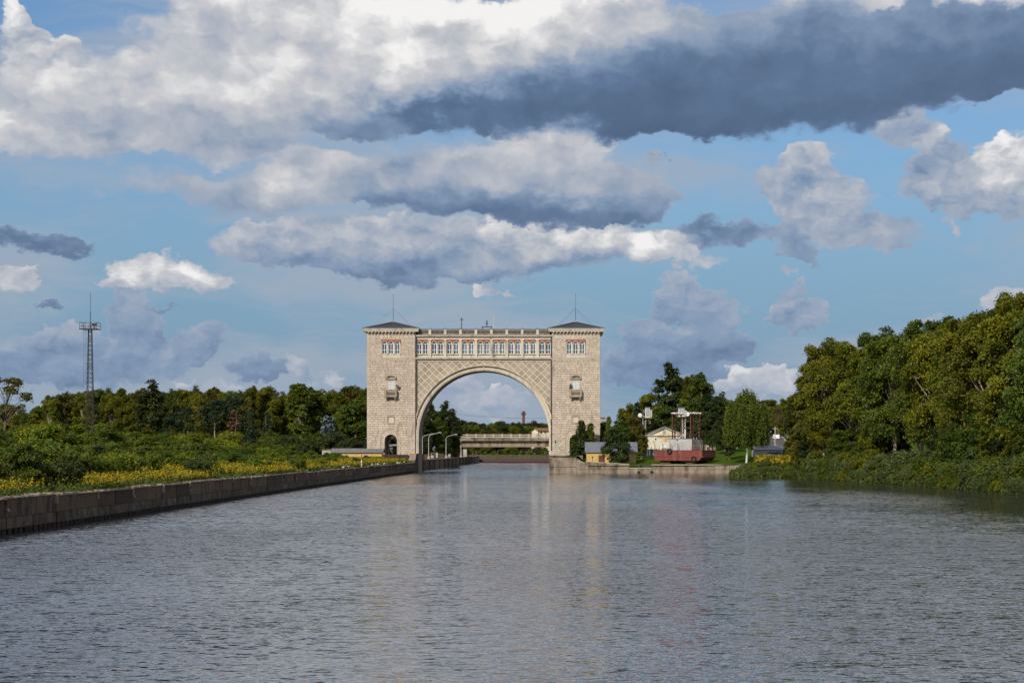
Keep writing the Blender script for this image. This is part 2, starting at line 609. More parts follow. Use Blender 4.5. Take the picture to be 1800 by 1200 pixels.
def H(x, y):
    if x < -20:
        d = wall_left(y) - 0.6 - x
        z = 1.95 + 0.5 * ss(d, 0, 8) + 2.6 * ss(d, 9, 38)
        p = ss(y, 446.5, 452) * ss(-x, 75, 60)
        z = z * (1 - p) + 3.72 * p
        q = ss(y, 473, 478) * ss(x, -46, -36)
        z = z * (1 - q) + 2.35 * q
    else:
        r = shore_right(y)
        d = x - r
        if y < 431.5:
            z = -0.25 + 1.5 * ss(d, 0, 4) + 1.6 * ss(d, 4, 25)
            zz = interp(y, [(366, 1.6), (431, 1.7)])
            w = ss(y, 340, 400) * ss(d, 2, 8)
            z = z * (1 - w) + max(z, zz) * w
        else:
            za = interp(y, [(431.5, 1.5), (436, 1.75), (444, 2.0), (452, 2.7), (480, 3.5), (800, 3.6)])
            w = ss(x, 6.0, 5.0)
            za = za * (1 - w) + interp(y, [(431.5, 3.6), (440, 3.65), (480, 3.7), (800, 3.0)]) * w
            zb = interp(y, [(431.5, 1.9), (450, 3.2), (478, 5.2), (640, 8.9), (800, 9.4)])
            w = ss(x, 30, 42)
            z = za * (1 - w) + zb * w
    w = ss(y, 790, 830)
    return z * (1 - w) + 3.0 * w

# ------------------------------------------------------------------ setting: water, banks, far ground
WAVES = [(.35, 1.0, 0.30, 3, .10, .18), (.42, 1.0, 3.3, 3, .85, 1.0), (.5, 1.0, 9.0, 1, .85, .90)]


def water_material():
    m = bpy.data.materials.new("canal_water")
    m.use_nodes = True
    n = NB(m.node_tree)
    geo = n.new('ShaderNodeNewGeometry')
    pos = geo.outputs['Position']
    # slopes of the waves, straight from fractal noise at several wavelengths
    tot = None
    for (sx, sy, sc_, det, kx, ky) in WAVES:
        nz = n.noise(n.vec('MULTIPLY', pos, (sx, sy, 1)), sc_, det, 0.55, 0.25)
        v = n.vec('MULTIPLY_ADD', nz.outputs['Color'], (kx, ky, 0), (-kx / 2, -ky / 2, 0))
        tot = v if tot is None else n.vec('ADD', tot, v)
    w = n.noise(n.vec('MULTIPLY', pos, (1.0, 0.35, 1)), 0.03, 3, 0.5)          # smooth and ruffled patches
    amp = n.math('MULTIPLY_ADD', n.smooth(w.outputs['Fac'], 0.38, 0.60), 0.85, 0.5)
    # sheltered, calmer water towards the lock
    amp = n.math('MULTIPLY', amp, n.math('MULTIPLY_ADD', n.smooth(n.vec('DOT_PRODUCT', pos, (0, 1, 0)), 120, 410), -0.66, 1.0))
    amp = n.math('MULTIPLY', amp, n.math('MULTIPLY_ADD', n.smooth(n.vec('DOT_PRODUCT', pos, (1, 0.09, 0)), 34, 66), -0.62, 1.0))   # and in the lee of the wood
    tot = n.vec('ADD', tot, (0, -0.085, 0))      # the breeze leaves the near faces of the wavelets steeper
    sl = n.vec('SCALE', tot)
    n.put(sl.node.inputs['Scale'], amp)
    nrm = n.vec('NORMALIZE', n.vec('ADD', sl, (0, 0, 1)))
    p = n.new('ShaderNodeBsdfPrincipled')
    p.inputs['Base Color'].default_value = (0.018, 0.022, 0.032, 1)
    p.inputs['Roughness'].default_value = 0.02
    p.inputs['IOR'].default_value = 2.25
    n.put(p.inputs['Normal'], nrm)
    o = n.new('ShaderNodeOutputMaterial')
    n.t.links.new(p.outputs[0], o.inputs[0])
    return m



wm = MB()
wm.add([(-45, -120, 0), (80, -120, 0), (80, 800, 0), (-45, 800, 0)], [(0, 1, 2, 3)])
wm.build('canal_water', water_material(), kind='structure')

M = {}
M['soil'] = mat('bank_soil', (.055, .060, .022), 1.0, spec=.0, col2=(.075, .075, .03), scale=.5, dirt=(.10, .08, .05), dscale=.15)
M['lawn'] = mat('lawn', (.034, .075, .008), 1.0, (.055, .090, .010), .35, spec=.0, dirt=(.07, .075, .018), dscale=.2)


def sheet(name, xs_of, ys, material):
    vs, fs = [], []
    n = None
    for y in ys:
        xs = xs_of(y)
        n = len(xs)
        vs += [(x, y, H(x, y)) for x in xs]
    for j in range(len(ys) - 1):
        for i in range(n - 1):
            k_ = j * n + i
            fs.append((k_, k_ + 1, k_ + n + 1, k_ + n))
    o = MB().add(vs, fs).build(name, material, smooth=True, kind='structure')
    return o


ys = [-60 + 20 * i for i in range(9)] + list(range(122, 428, 8)) + [431.4] + list(range(440, 482, 3)) + list(range(486, 800, 16)) + [799]
offs = [0, 1, 2, 4, 6, 9, 13, 18, 24, 31, 39, 48, 60, 80, 120, 200, 400, 900, 2500]
sheet('left_bank_ground', lambda y: [wall_left(y) - 0.55 - d for d in offs], ys, M['soil'])
ys = [-60 + 20 * i for i in range(9)] + list(range(122, 428, 6)) + [431.4]
offr = [-1.5, 0, 1, 2, 3, 4, 5, 7, 10, 14, 19, 25, 32, 40, 60, 100, 200, 500, 2500]
sheet('right_bank_ground', lambda y: [shore_right(y) + d for d in offr], ys, M['lawn'])
ys = [431.6, 433, 436, 440, 444, 448, 452, 456, 460, 466, 472, 478, 484] + list(range(492, 800, 14)) + [799]
offr = [0, 2, 4, 6, 8, 10, 12, 16, 20, 26, 32, 38, 44, 50, 60, 80, 120, 200, 500, 2500]
sheet('lockside_ground', lambda y: [-1.0 + d for d in offr], ys, M['lawn'])
far_ = MB()
far_.add([(-6000, 808, 2.9), (6000, 808, 2.9), (9000, 14000, 2.9), (-9000, 14000, 2.9)], [(0, 1, 2, 3)])
far_.add([(-6000, 799.2, -1), (6000, 799.2, -1), (6000, 808, 2.9), (-6000, 808, 2.9)], [(0, 1, 2, 3)])
far_.build('far_ground', M['soil'], kind='structure')

# ------------------------------------------------------------------ the gate building over the lock head
YG = 460.0
S = YG / F                                   # metres per photo pixel at the front of the building


def gx(px):
    return (px - VX) * S


def gz(py):
    return (VY - py) * S + HC


STONE, STONE2 = (.415, .352, .290), (.49, .421, .352)
M['stone'] = mat('pale_stone', STONE, .85, STONE2, .9, spec=.2, rnd=.12, bump=.25, bscale=5, dirt=(.22, .18, .14), dscale=.9, damt=(.48, .76), stretch=(1, 1, .2))
M['stone_t'] = mat('pale_stone_small', STONE, .85, STONE2, .9, spec=.2, rnd=.12, tint=True, bump=.25, bscale=5, dirt=(.22, .18, .14), dscale=.9, damt=(.48, .76), stretch=(1, 1, .2))
M['mortar'] = mat('mortar', (.31, .26, .205), .95, (.36, .305, .24), .6)
M['trim'] = mat('stone_trim', (.45, .395, .32), .8, (.52, .46, .375), .7, bump=.2, dirt=(.20, .165, .13), dscale=1.1, damt=(.50, .74), stretch=(1, 1, .18))
M['render'] = mat('grey_brown_render', (.27, .225, .175), .9, (.325, .275, .215), .5, rnd=.13, bump=.15, dirt=(.19, .155, .12), dscale=.18, damt=(.55, .75))
M['strip'] = mat('light_lattice', (.55, .50, .42), .85, (.47, .42, .345), .8)
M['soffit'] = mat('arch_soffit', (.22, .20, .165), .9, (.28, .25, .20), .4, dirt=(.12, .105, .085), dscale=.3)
M['redbrick'] = mat('red_brick_panel', (.29, .082, .045), .85, (.20, .06, .04), 2.5)
M['slate'] = mat('slate_roof', (.026, .031, .042), .75, (.04, .046, .058), 1.5, dirt=(.10, .10, .10), dscale=.6, damt=(.6, .85))
M['zinc'] = mat('zinc_flashing', (.09, .10, .105), .5, (.15, .16, .16), 1.2)
M['white'] = mat('white_frame', (.62, .64, .65), .5)
M['dark'] = mat('dark_void', (.012, .013, .015), .9)
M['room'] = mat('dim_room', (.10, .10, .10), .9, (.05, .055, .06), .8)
M['curtain'] = mat('pale_curtain', (.62, .68, .60), .9, (.54, .60, .53), 3.0, stretch=(3, 1, .1))
M['blind'] = mat('grey_blind', (.26, .265, .30), .9, (.20, .205, .235), 2.0)
M['shutter'] = mat('grey_shutter', (.42, .46, .48), .7, (.50, .53, .54), 1.5)
M['iron'] = mat('dark_iron', (.035, .036, .04), .6)
M['pipe'] = mat('downpipe', (.05, .046, .044), .6, (.08, .06, .05), 1.0)
M['conc'] = mat('old_concrete', (.185, .15, .112), .95, (.28, .235, .18), .7, bump=.8, bscale=2.5, dirt=(.075, .06, .045), dscale=.5, stretch=(1, 1, .35), damt=(.45, .66))
M['conc_l'] = mat('light_concrete', (.33, .295, .24), .9, (.41, .37, .31), .6, bump=.3, dirt=(.2, .16, .12), dscale=.5, damt=(.55, .8))
M['lamp'] = mat('grey_white_pole', (.40, .41, .41), .5)


M['worn'] = mat('worn_grey_stone', (.30, .25, .195), .9, (.38, .32, .25), .9, dirt=(.15, .12, .095), dscale=.7)
M['balus'] = mat('weathered_balusters', (.17, .14, .11), .9, (.24, .20, .155), 1.2)


def glassmat():
    m = bpy.data.materials.new('window_glass')
    m.use_nodes = True
    n = NB(m.node_tree)
    g = n.new('ShaderNodeBsdfGlossy')
    g.inputs['Roughness'].default_value = 0.02
    g.inputs[0].default_value = (.95, .97, 1, 1)
    t = n.new('ShaderNodeBsdfTransparent')
    t.inputs[0].default_value = (.80, .86, .88, 1)
    mx = n.new('ShaderNodeMixShader')
    lw = n.new('ShaderNodeLayerWeight')
    lw.inputs[0].default_value = 0.5
    n.put(mx.inputs[0], n.math('MULTIPLY_ADD', n.math('POWER', lw.outputs['Facing'], 4.0), 0.6, 0.16))
    n.t.links.new(t.outputs[0], mx.inputs[1])
    n.t.links.new(g.outputs[0], mx.inputs[2])
    o = n.new('ShaderNodeOutputMaterial')
    n.t.links.new(mx.outputs[0], o.inputs[0])
    return m


M['glass'] = glassmat()
XC, ZC, RA = gx(850.5), gz(766), 115 * S      # the big arch: centre and inner radius
YB = YG + 13.0                                # back of the building
gate = thing('gate_building', (XC, YG, 3.0), 'pale stone lock gate building, two square towers joined by an arch with a glazed gallery', 'gate building')

# --- stone blocks, courses with uneven lengths
bm_ = MB()
c_ = .04
bm_.add([(-.5, -.5, -.5), (.5, -.5, -.5), (.5, -.5, .5), (-.5, -.5, .5)], [])
bm_.v = [(-.5 + .03, -.5, -.5 + .06), (.5 - .03, -.5, -.5 + .06), (.5 - .03, -.5, .5 - .06), (-.5 + .03, -.5, .5 - .06),
         (-.5, -.1, -.5), (.5, -.1, -.5), (.5, -.1, .5), (-.5, -.1, .5), (-.5, .5, -.5), (.5, .5, -.5), (.5, .5, .5), (-.5, .5, .5)]
bm_.f = [(0, 1, 2, 3), (0, 4, 5, 1), (1, 5, 6, 2), (2, 6, 7, 3), (3, 7, 4, 0), (4, 8, 9, 5), (5, 9, 10, 6), (6, 10, 11, 7), (7, 11, 8, 4)]
BLOCK_V, BLOCK_F = np.array(bm_.v), bm_.f
block_mesh = bm_.mesh('stone_block', M['stone'])
blocks = []                                    # (x centre, z centre, width, height)


def lay(x0, x1, z0, z1, nc, holes, seed, quoin=True):
    r = random.Random(seed)
    h = (z1 - z0) / nc
    for j in range(nc):
        za, zb = z0 + j * h, z0 + (j + 1) * h
        spans = [(x0, x1)]
        for hx0, hx1, hz0, hz1, shape in holes:
            if zb <= hz0 + .02 or za >= hz1 - .02:
                continue
            a, b = hx0, hx1
            if shape:                          # round-headed: narrower as it rises
                cx, cz, rr = shape
                t = max(0, za - cz)
                if t >= rr:
                    continue
                hw = math.sqrt(rr * rr - t * t)
                a, b = cx - hw, cx + hw
            ns = []
            for s0, s1 in spans:
                if b <= s0 or a >= s1:
                    ns.append((s0, s1))
                    continue
                if a - s0 > .12:
                    ns.append((s0, a))
                if s1 - b > .12:
                    ns.append((b, s1))
            spans = ns
        for s0, s1 in spans:
            cuts = [s0]
            L0 = (.75 if j % 2 else 1.25) if quoin else r.uniform(.5, 1.3)
            x = s0 + min(L0, s1 - s0)
            while x < s1 - .01:
                cuts.append(x)
                x += r.choice([.75, .9, 1.05, 1.15, 1.3, 1.5])
                if s1 - x < .5:
                    break
            cuts.append(s1)
            for a, b in zip(cuts[:-1], cuts[1:]):
                if b - a > .1:
                    blocks.append(((a + b) / 2, (za + zb) / 2, b - a - .034, h - .034))


ZTOP, ZSTR = gz(577.5), gz(633)
TOWERS = [(645, 730, 687.5), (970, 1055, 1012.0)]
for ti, (pa, pb, pc) in enumerate(TOWERS):
    x0, x1, xc = gx(pa), gx(pb), gx(pc)
    zb = 2.6
    px_arch = 687 if ti == 0 else 1012
    acx, acz, ar = gx(px_arch), gz(774), 11 * S
    # wall with its passage
    arc = [(acx + ar * math.cos(math.pi * i / 14), acz + ar * math.sin(math.pi * i / 14)) for i in range(15)]
    w = MB()
    poly = [(x0, zb), (acx - ar, zb)] + arc[::-1] + [(acx + ar, zb), (x1, zb), (x1, gz(583)), (x0, gz(583))]
    w.prism(poly, YG, YB)
    w.build('tower_wall', M['mortar'], gate)
    holes = [(acx - 18 * S, acx + 18 * S, 0, acz, None), (acx - 18 * S, acx + 18 * S, acz, acz + 18 * S, (acx, acz, 18 * S)),
             (gx(pc - 6.6), gx(pc + 6.6), gz(745), gz(730.5), None),
             (gx(pc - 8), gx(pc + 8), gz(697), gz(664), None), (gx(pc - 10.5), gx(pc + 10.5), gz(667), gz(657.5), None),
             (gx(pc - 11), gx(pc + 11), gz(699), gz(684), None)]
    lay(x0, x1, gz(801), gz(633.5), 42, holes, 31 + ti)
    lay(x0 + .03, x1 - .03, gz(628), gz(597), 8, [(gx(pc - 17), gx(pc + 17), gz(640), gz(590), None)], 61 + ti, False)
    lay(x0 + .03, x1 - .03, gz(595.5), gz(588.5), 1, [], 71 + ti, False)
    # plinth
    for xa, xb in ((x0 - .12, acx - 18 * S), (acx + 18 * S, x1)):
        MB().box(xa, xb, YG - .2, YG, 2.6, gz(801)).build('plinth', M['trim'], gate)
    # voussoirs round the passage
    nv = 13
    for i in range(nv):
        a0, a1 = math.pi * i / nv, math.pi * (i + 1) / nv
        MB().arc(acx, acz, 12.2 * S, 18 * S, a0 + .012, a1 - .012, YG - .16, YG + .1, 2).build('voussoir', M['stone'], gate)
    for sx in (-1, 1):
        zq = 2.7
        jj = 0
        while zq < acz - .1:
            zt = min(acz, zq + .56)
            xa, xb = sorted((acx + sx * 12.2 * S, acx + sx * (18 if jj % 2 else 17) * S))
            MB().box(xa, xb, YG - .14, YG + .1, zq + .02, zt - .02).build('jamb_stone', M['stone'], gate)
            zq = zt
            jj += 1
    m_ = MB().arc(acx, acz, ar, 12.2 * S, 0, math.pi, YG - .24, YG + .3, 16)
    for sx in (-1, 1):
        xa, xb = sorted((acx + sx * ar, acx + sx * 12.2 * S))
        m_.box(xa, xb, YG - .24, YG + .3, 2.6, acz)
    m_.build('passage_moulding', M['trim'], gate)
    # blind niche with a small pointed hood
    f = MB().box(gx(pc - 5), gx(pc + 5), YG - .05, YG + .05, gz(743), gz(733))
    f.build('niche_panel', M['trim'], gate)
    f = MB()
    f.box(gx(pc - 6.3), gx(pc - 4.6), YG - .14, YG, gz(743), gz(732.5)).box(gx(pc + 4.6), gx(pc + 6.3), YG - .14, YG, gz(743), gz(732.5))
    f.box(gx(pc - 6.3), gx(pc + 6.3), YG - .18, YG, gz(744.6), gz(743)).box(gx(pc - 6.6), gx(pc + 6.6), YG - .18, YG, gz(732.5), gz(731.2))
    f.prism([(gx(pc - 4), gz(731)), (gx(pc + 4), gz(731)), (gx(pc), gz(727.5))], YG - .15, YG)
    f.build('niche_frame', M['worn'], gate)
    # balcony door with shutters, hood, balcony
    f = MB()
    f.box(gx(pc - 8), gx(pc - 5.6), YG - .14, YG + .1, gz(684), gz(667)).box(gx(pc + 5.6), gx(pc + 8), YG - .14, YG + .1, gz(684), gz(667))
    f.box(gx(pc - 5.6), gx(pc + 5.6), YG - .14, YG + .1, gz(669.5), gz(667))
    f.build('door_surround', M['trim'], gate)
    d = MB().box(gx(pc - 5.6), gx(pc - .12), YG - .04, YG + .06, gz(685), gz(669.7)).box(gx(pc + .12), gx(pc + 5.6), YG - .04, YG + .06, gz(685), gz(669.7))
    door = d.build('balcony_door', M['shutter'], gate)
    d = MB()
    for sx in (-1, 1):
        for za_, zb_ in ((684, 678), (676.5, 671)):
            xa, xb = sorted((gx(pc + sx * .9), gx(pc + sx * 4.8)))
            d.box(xa, xb, YG - .07, YG - .04, gz(za_), gz(zb_))
    d.build('door_panel', M['shutter'], door)
    hd = MB().arc(gx(pc), gz(672.5), 12.0 * S, 13.4 * S, math.radians(46), math.radians(134), YG - .55, YG, 12)
    hd.box(gx(pc - 9.5), gx(pc + 9.5), YG - .45, YG, gz(666.2), gz(664.2)).box(gx(pc - 7.5), gx(pc + 7.5), YG - .12, YG + .05, gz(664.2), gz(660.5))
    hd.build('door_hood', M['worn'], gate)
    bal = MB().box(gx(pc - 10.3), gx(pc + 10.3), YG - 1.25, YG, gz(697), gz(694.6))
    bal.box(gx(pc - 9.8), gx(pc + 9.8), YG - 1.15, YG, gz(698), gz(697))
    for sx in (-7.5, 7.5):
        bal.prism([(gx(pc + sx - 1.2), gz(698)), (gx(pc + sx - 1.2), gz(703)), (gx(pc + sx + 1.2), gz(703)), (gx(pc + sx + 1.2), gz(698))], YG - .45, YG)
        bal.prism([(gx(pc + sx - 1.1), gz(698)), (gx(pc + sx - 1.1), gz(700.5)), (gx(pc + sx + 1.1), gz(700.5)), (gx(pc + sx + 1.1), gz(698))], YG - .95, YG - .45)
    balc = bal.build('balcony', M['worn'], gate)
    rl = MB()
    rl.box(gx(pc - 10.2), gx(pc - 8.2), YG - 1.22, YG - .92, gz(694.6), gz(684.4)).box(gx(pc + 8.2), gx(pc + 10.2), YG - 1.22, YG - .92, gz(694.6), gz(684.4))
    rl.box(gx(pc - 8.2), gx(pc + 8.2), YG - 1.2, YG - .95, gz(685.8), gz(684.2))
    rl.box(gx(pc - 10.2), gx(pc - 9), YG - .92, YG, gz(685.8), gz(684.4)).box(gx(pc + 9), gx(pc + 10.2), YG - .92, YG, gz(685.8), gz(684.4))
    rl.build('balcony_rail', M['worn'], balc)
    q = MB()
    for i in range(9):
        xx = gx(pc - 7 + i * 1.75)
        q.tube((xx, YG - 1.08, gz(694.6)), (xx, YG - 1.08, gz(685.8)), .07, .055, 6, False)
    for sx in (-9.6, 9.6):
        for yy in (.25, .55, .8):
            q.tube((gx(pc + sx), YG - yy, gz(694.6)), (gx(pc + sx), YG - yy, gz(685.8)), .06, n=6, caps=False)
    q.build('balusters', M['balus'], balc, kind='stuff')
    # string course, band, cornice with modillions
    t = MB()
    t.box(x0 - .22, x1 + .16, YG - .34, YB + .2, gz(630.2), gz(628.8)).box(x0 - .14, x1 + .1, YG - .22, YB + .1, gz(633.2), gz(630.2))
    t.build('string_course', M['trim'], gate)
    MB().box(x0 - .06, x1 + .05, YG - .13, YB + .05, gz(597), gz(595.6)).build('upper_band', M['trim'], gate)
    co = MB()
    co.box(x0 - .05, x1 + .05, YG - .12, YB + .05, gz(588.4), gz(586.4))
    co.box(x0 - .10, x1 + .10, YG - .18, YB + .1, gz(584.6), gz(583))
    co.box(x0 - .72, x1 + .72, YG - .80, YB + .7, gz(583), gz(581))
    co.box(x0 - .82, x1 + .80, YG - .90, YB + .8, gz(581), gz(579.2))
    co.box(x0 - .92, x1 + .88, YG - 1.0, YB + .9, gz(579.2), gz(577.6))
    co.build('cornice', M['trim'], gate)
    de = MB()
    nd = 32
    for i in range(nd):
        xx = x0 + (x1 - x0) * (i + .5) / nd
        de.box(xx - .10, xx + .10, YG - .17, YG - .05, gz(586.4), gz(584.7))
    de.build('dentils', M['trim'], gate, kind='stuff')
    nm = 14
    mo = MB().box(-.16, .16, -.62, 0, -.26, 0)
    mo.box(-.13, .13, -.40, 0, -.40, -.26)
    me_ = mo.mesh('modillion', M['trim'])
    for i in range(nm):
        share('modillion', me_, gate, (x0 + (x1 - x0) * (i + .5) / nm, YG - .10, gz(583) - .002))
    for i in range(16):
        if ti == 1:
            o_ = share('modillion', me_, gate, (x1 + .1, YG + .4 + i * .8, gz(583) - .002), rz=math.pi / 2)
    # hipped roof
    e = 1.02
    zr, za_ = gz(577.5), gz(562.6)
    xa, xb, ya, yb = x0 - e, x1 + e - .05, YG - e - .05, YB + e
    ax_, ay_ = (xa + xb) / 2, (ya + yb) / 2
    rf = MB().box(xa, xb, ya, yb, zr, zr + .18)
    rf.build('roof_edge', M['zinc'], gate)
    rf = MB().add([(xa + .05, ya + .05, zr + .183), (xb - .05, ya + .05, zr + .183), (xb - .05, yb - .05, zr + .183), (xa + .05, yb - .05, zr + .183),
                   (ax_ - .3, ay_ - .3, za_), (ax_ + .3, ay_ - .3, za_), (ax_ + .3, ay_ + .3, za_), (ax_ - .3, ay_ + .3, za_)],
                  [(0, 1, 5, 4), (1, 2, 6, 5), (2, 3, 7, 6), (3, 0, 4, 7), (4, 5, 6, 7)])
    roof = rf.build('roof', M['slate'], gate)
    rs = MB()                                   # standing seams
    for i in range(1, 20):
        fx = i / 20
        xs_ = xa + .05 + (xb - xa - .1) * fx
        tx = ax_ - .3 + .6 * fx
        rs.tube((xs_, ya + .05, zr + .2), (tx, ay_ - .3, za_ + .02), .025, n=4, caps=False)
    rs.build('seams', M['slate'], roof, kind='stuff')
    cap = MB().box(ax_ - .42, ax_ + .42, ay_ - .42, ay_ + .42, za_ - .02, za_ + .16)
    cap.build('roof_cap', M['trim'], roof)
    ms = MB().tube((ax_, ay_, za_ + .1), (ax_, ay_, za_ + 3.2), .055).tube((ax_, ay_, za_ + 3.2), (ax_, ay_, za_ + 6.4 + .1 * ti), .032)
    ms.ball((ax_, ay_, za_ + 6.4), .09)
    mast = ms.build('antenna', M['iron'], gate)
    gw = MB()
    for sx in (-1, 1):
        gw.tube((ax_, ay_, za_ + 3.2), (ax_ + sx * 4.2, ya + 2.5, zr + .9), .012, n=4).tube((ax_, ay_, za_ + 3.2), (ax_ + sx * 4.2, yb - 2.5, zr + .9), .012, n=4)
    gw.build('guy_wire', M['iron'], mast)

# every block longer than the rest is a piece of its own, the small ones stay one part
order = sorted(range(len(blocks)), key=lambda i: -blocks[i][2] * blocks[i][3])
solo = set(order[:290])
vs, fs, ts = [], [], []
rr = random.Random(5)
for i, (bx_, bz_, bw, bh) in enumerate(blocks):
    pr = rr.uniform(-.015, .02)
    if i in solo:
        share('stone_block', block_mesh, gate, (bx_, YG - .02 - pr, bz_), (bw, .14, bh))
    else:
        n0 = len(vs)
        vs += [(bx_ + x * bw, YG - .02 - pr + y * .14, bz_ + z * bh) for x, y, z in BLOCK_V]
        fs += [tuple(k_ + n0 for k_ in f) for f in BLOCK_F]
        ts += [rr.random()] * 12
sm_ = MB()
sm_.v, sm_.f, sm_.t = vs, fs, ts
sm_.build('small_stone_blocks', M['stone_t'], gate, kind='stuff')

# --- the arch between the towers
YS = YG + .35
hw, zb = 119.3 * S, -2.0
arcp = [(XC + RA * math.cos(math.pi * i / 48), ZC + RA * math.sin(math.pi * i / 48)) for i in range(49)]
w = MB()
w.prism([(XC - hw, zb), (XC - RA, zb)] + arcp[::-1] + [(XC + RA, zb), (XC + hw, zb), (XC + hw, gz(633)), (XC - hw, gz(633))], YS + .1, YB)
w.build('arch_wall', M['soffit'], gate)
# thin pale facing, the ground of the lattice
f = MB()
f.prism([(XC - hw, ZC)] + [(XC + 118 * S * math.cos(math.pi * i / 48), ZC + 118 * S * math.sin(math.pi * i / 48)) for i in range(48, -1, -1)] +
        [(XC + hw, ZC), (XC + hw, gz(633)), (XC - hw, gz(633))], YS, YS + .1)
f.build('lattice_facing', M['strip'], gate)


def clip(poly, px, pz, nx, nz):
    out = []
    for i in range(len(poly)):
        a, b = poly[i], poly[(i + 1) % len(poly)]
        da, db = (a[0] - px) * nx + (a[1] - pz) * nz, (b[0] - px) * nx + (b[1] - pz) * nz
        if da >= 0:
            out.append(a)
        if da * db < 0:
            t = da / (da - db)
            out.append((a[0] + (b[0] - a[0]) * t, a[1] + (b[1] - a[1]) * t))
    return out


pw, ph, st = 13.6 * S, 13.0 * S, 1.25 * S / 2
fullm = MB().prism([(-pw / 2 + st * 1.45, 0), (0, -ph / 2 + st * 1.45), (pw / 2 - st * 1.45, 0), (0, ph / 2 - st * 1.45)], -.035, .02).mesh('diamond_panel', M['render'])
ztop_l = gz(636)
for j in range(-1, 26):
    for i in range(-10, 11):
        cx = XC + (i + (.5 if j % 2 else 0)) * pw + 4.9 * S
        cz = ztop_l - (j * .5) * ph
        if abs(cx - XC) > hw + pw or math.hypot(cx - XC, cz - ZC) < 117 * S:
            continue
        a_, b_ = pw / 2 - st * 1.45, ph / 2 - st * 1.45
        dm = [(cx - a_, cz), (cx, cz - b_), (cx + a_, cz), (cx, cz + b_)]
        ins = all(abs(p[0] - XC) < hw - .3 and p[1] < ztop_l and math.hypot(p[0] - XC, p[1] - ZC) > 122 * S for p in dm)
        if ins:
            share('diamond_panel', fullm, gate, (cx, YS, cz))
            continue
        dm = clip(dm, XC - hw + .3, 0, 1, 0)
        dm = clip(dm, XC + hw - .3, 0, -1, 0) if len(dm) > 2 else dm
        dm = clip(dm, 0, ztop_l, 0, -1) if len(dm) > 2 else dm
        dm = clip(dm, 0, ZC + 4, 0, 1) if len(dm) > 2 else dm
        if len(dm) > 2:
            mx_, mz_ = sum(p[0] for p in dm) / len(dm), sum(p[1] for p in dm) / len(dm)
            l_ = math.hypot(mx_ - XC, mz_ - ZC)
            nx, nz = (mx_ - XC) / l_, (mz_ - ZC) / l_
            dm = clip(dm, XC + nx * 121 * S, ZC + nz * 121 * S, nx, nz)
        if len(dm) > 2:
            ar_ = abs(sum(dm[q][0] * dm[(q + 1) % len(dm)][1] - dm[(q + 1) % len(dm)][0] * dm[q][1] for q in range(len(dm)))) / 2
            if ar_ > .06:
                MB().prism(dm, YS - .035, YS + .02).build('diamond_panel', M['render'], gate)


# archivolt in stepped mouldings, cut off where it meets the towers
def ring(r0, r1, yf, name):
    a = math.acos(min(1, (hw / S - .05) / (r1 / 1.0))) if r1 > hw / S else 0.0
    m__ = MB().arc(XC, ZC, r0 * S, r1 * S, a, math.pi - a, yf, YS + .1, 72)
    if a == 0.0:
        for sx in (-1, 1):
            xa, xb = sorted((XC + sx * r0 * S, XC + sx * min(r1 * S, hw - .02)))
            m__.box(xa, xb, yf, YS + .1, -2, ZC)
    m__.build(name, M['trim'], gate)


ring(114.6, 116.2, YG - .10, 'archivolt_lip')
ring(116.2, 119.2, YG - .22, 'archivolt_band')
ring(119.25, 121.6, YG - .02, 'archivolt_step')
ring(121.6, 123.0, YG - .30, 'archivolt_fillet')
ring(123.0, 124.2, YG - .62, 'archivolt_hood')
# stones of the archivolt: thin joints standing proud
jn = MB()
for i in range(1, 60):
    a = math.pi * i / 60
    jn.tube((XC + 116.3 * S * math.cos(a), YG - .215, ZC + 116.3 * S * math.sin(a)), (XC + 119.1 * S * math.cos(a), YG - .215, ZC + 119.1 * S * math.sin(a)), .022, n=4)
jn.build('archivolt_joints', M['mortar'], gate, kind='stuff')
key = MB().prism([(XC - .9 * S, gz(650.6)), (XC + .9 * S, gz(650.6)), (XC + 1.3 * S, gz(645)), (XC - 1.3 * S, gz(645))], YG - .32, YS)
key.build('keystone', M['trim'], gate)

# --- gallery
MB().box(XC - hw, XC + hw, YG + .1, YB, gz(633.1), gz(631)).box(XC - hw, XC + hw, YG - .28, YB, gz(631), gz(629.4)).box(XC - hw, XC + hw, YG - .42, YB, gz(629.4), gz(628.2)).build('string_course', M['trim'], gate)
MB().box(XC - hw, XC + hw, YS - .12, YS + .3, gz(635.2), gz(633.1)).build('lattice_border', M['trim'], gate)
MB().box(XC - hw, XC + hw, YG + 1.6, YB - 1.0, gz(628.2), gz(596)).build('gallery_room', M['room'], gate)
MB().box(XC - hw, XC + hw, YG + .32, YB, gz(628.2), gz(622.9)).build('sill_wall', M['trim'], gate)
MB().box(XC - hw, XC + hw, YG + .04, YG + .36, gz(622.9), gz(622.1)).build('sill', M['trim'], gate)
en = MB().box(XC - hw, XC + hw, YG + .10, YB, gz(596.6), gz(592.4)).box(XC - hw, XC + hw, YG - .06, YB, gz(592.4), gz(591.2))
en.box(XC - hw, XC + hw, YG - .38, YB + .3, gz(591.2), gz(589.3))
en.build('entablature', M['trim'], gate)
MB().box(XC - hw, XC + hw, YG - .42, YB + .3, gz(589.3), gz(588.1)).build('gallery_roof', M['zinc'], gate)
PIL = [755.4, 782.4, 809.3, 836.4, 863.6, 890.8, 917.8, 945.0]
pil = MB().box(-2.3 * S, 2.3 * S, 0, .5, gz(628.2) - gz(628.2), gz(596.6) - gz(628.2))
pil.box(-2.8 * S, 2.8 * S, -.06, .5, gz(599) - gz(628.2), gz(596.7) - gz(628.2)).box(-2.7 * S, 2.7 * S, -.06, .5, 0.003, gz(626.5) - gz(628.2))
pilm = pil.mesh('pilaster', M['trim'])
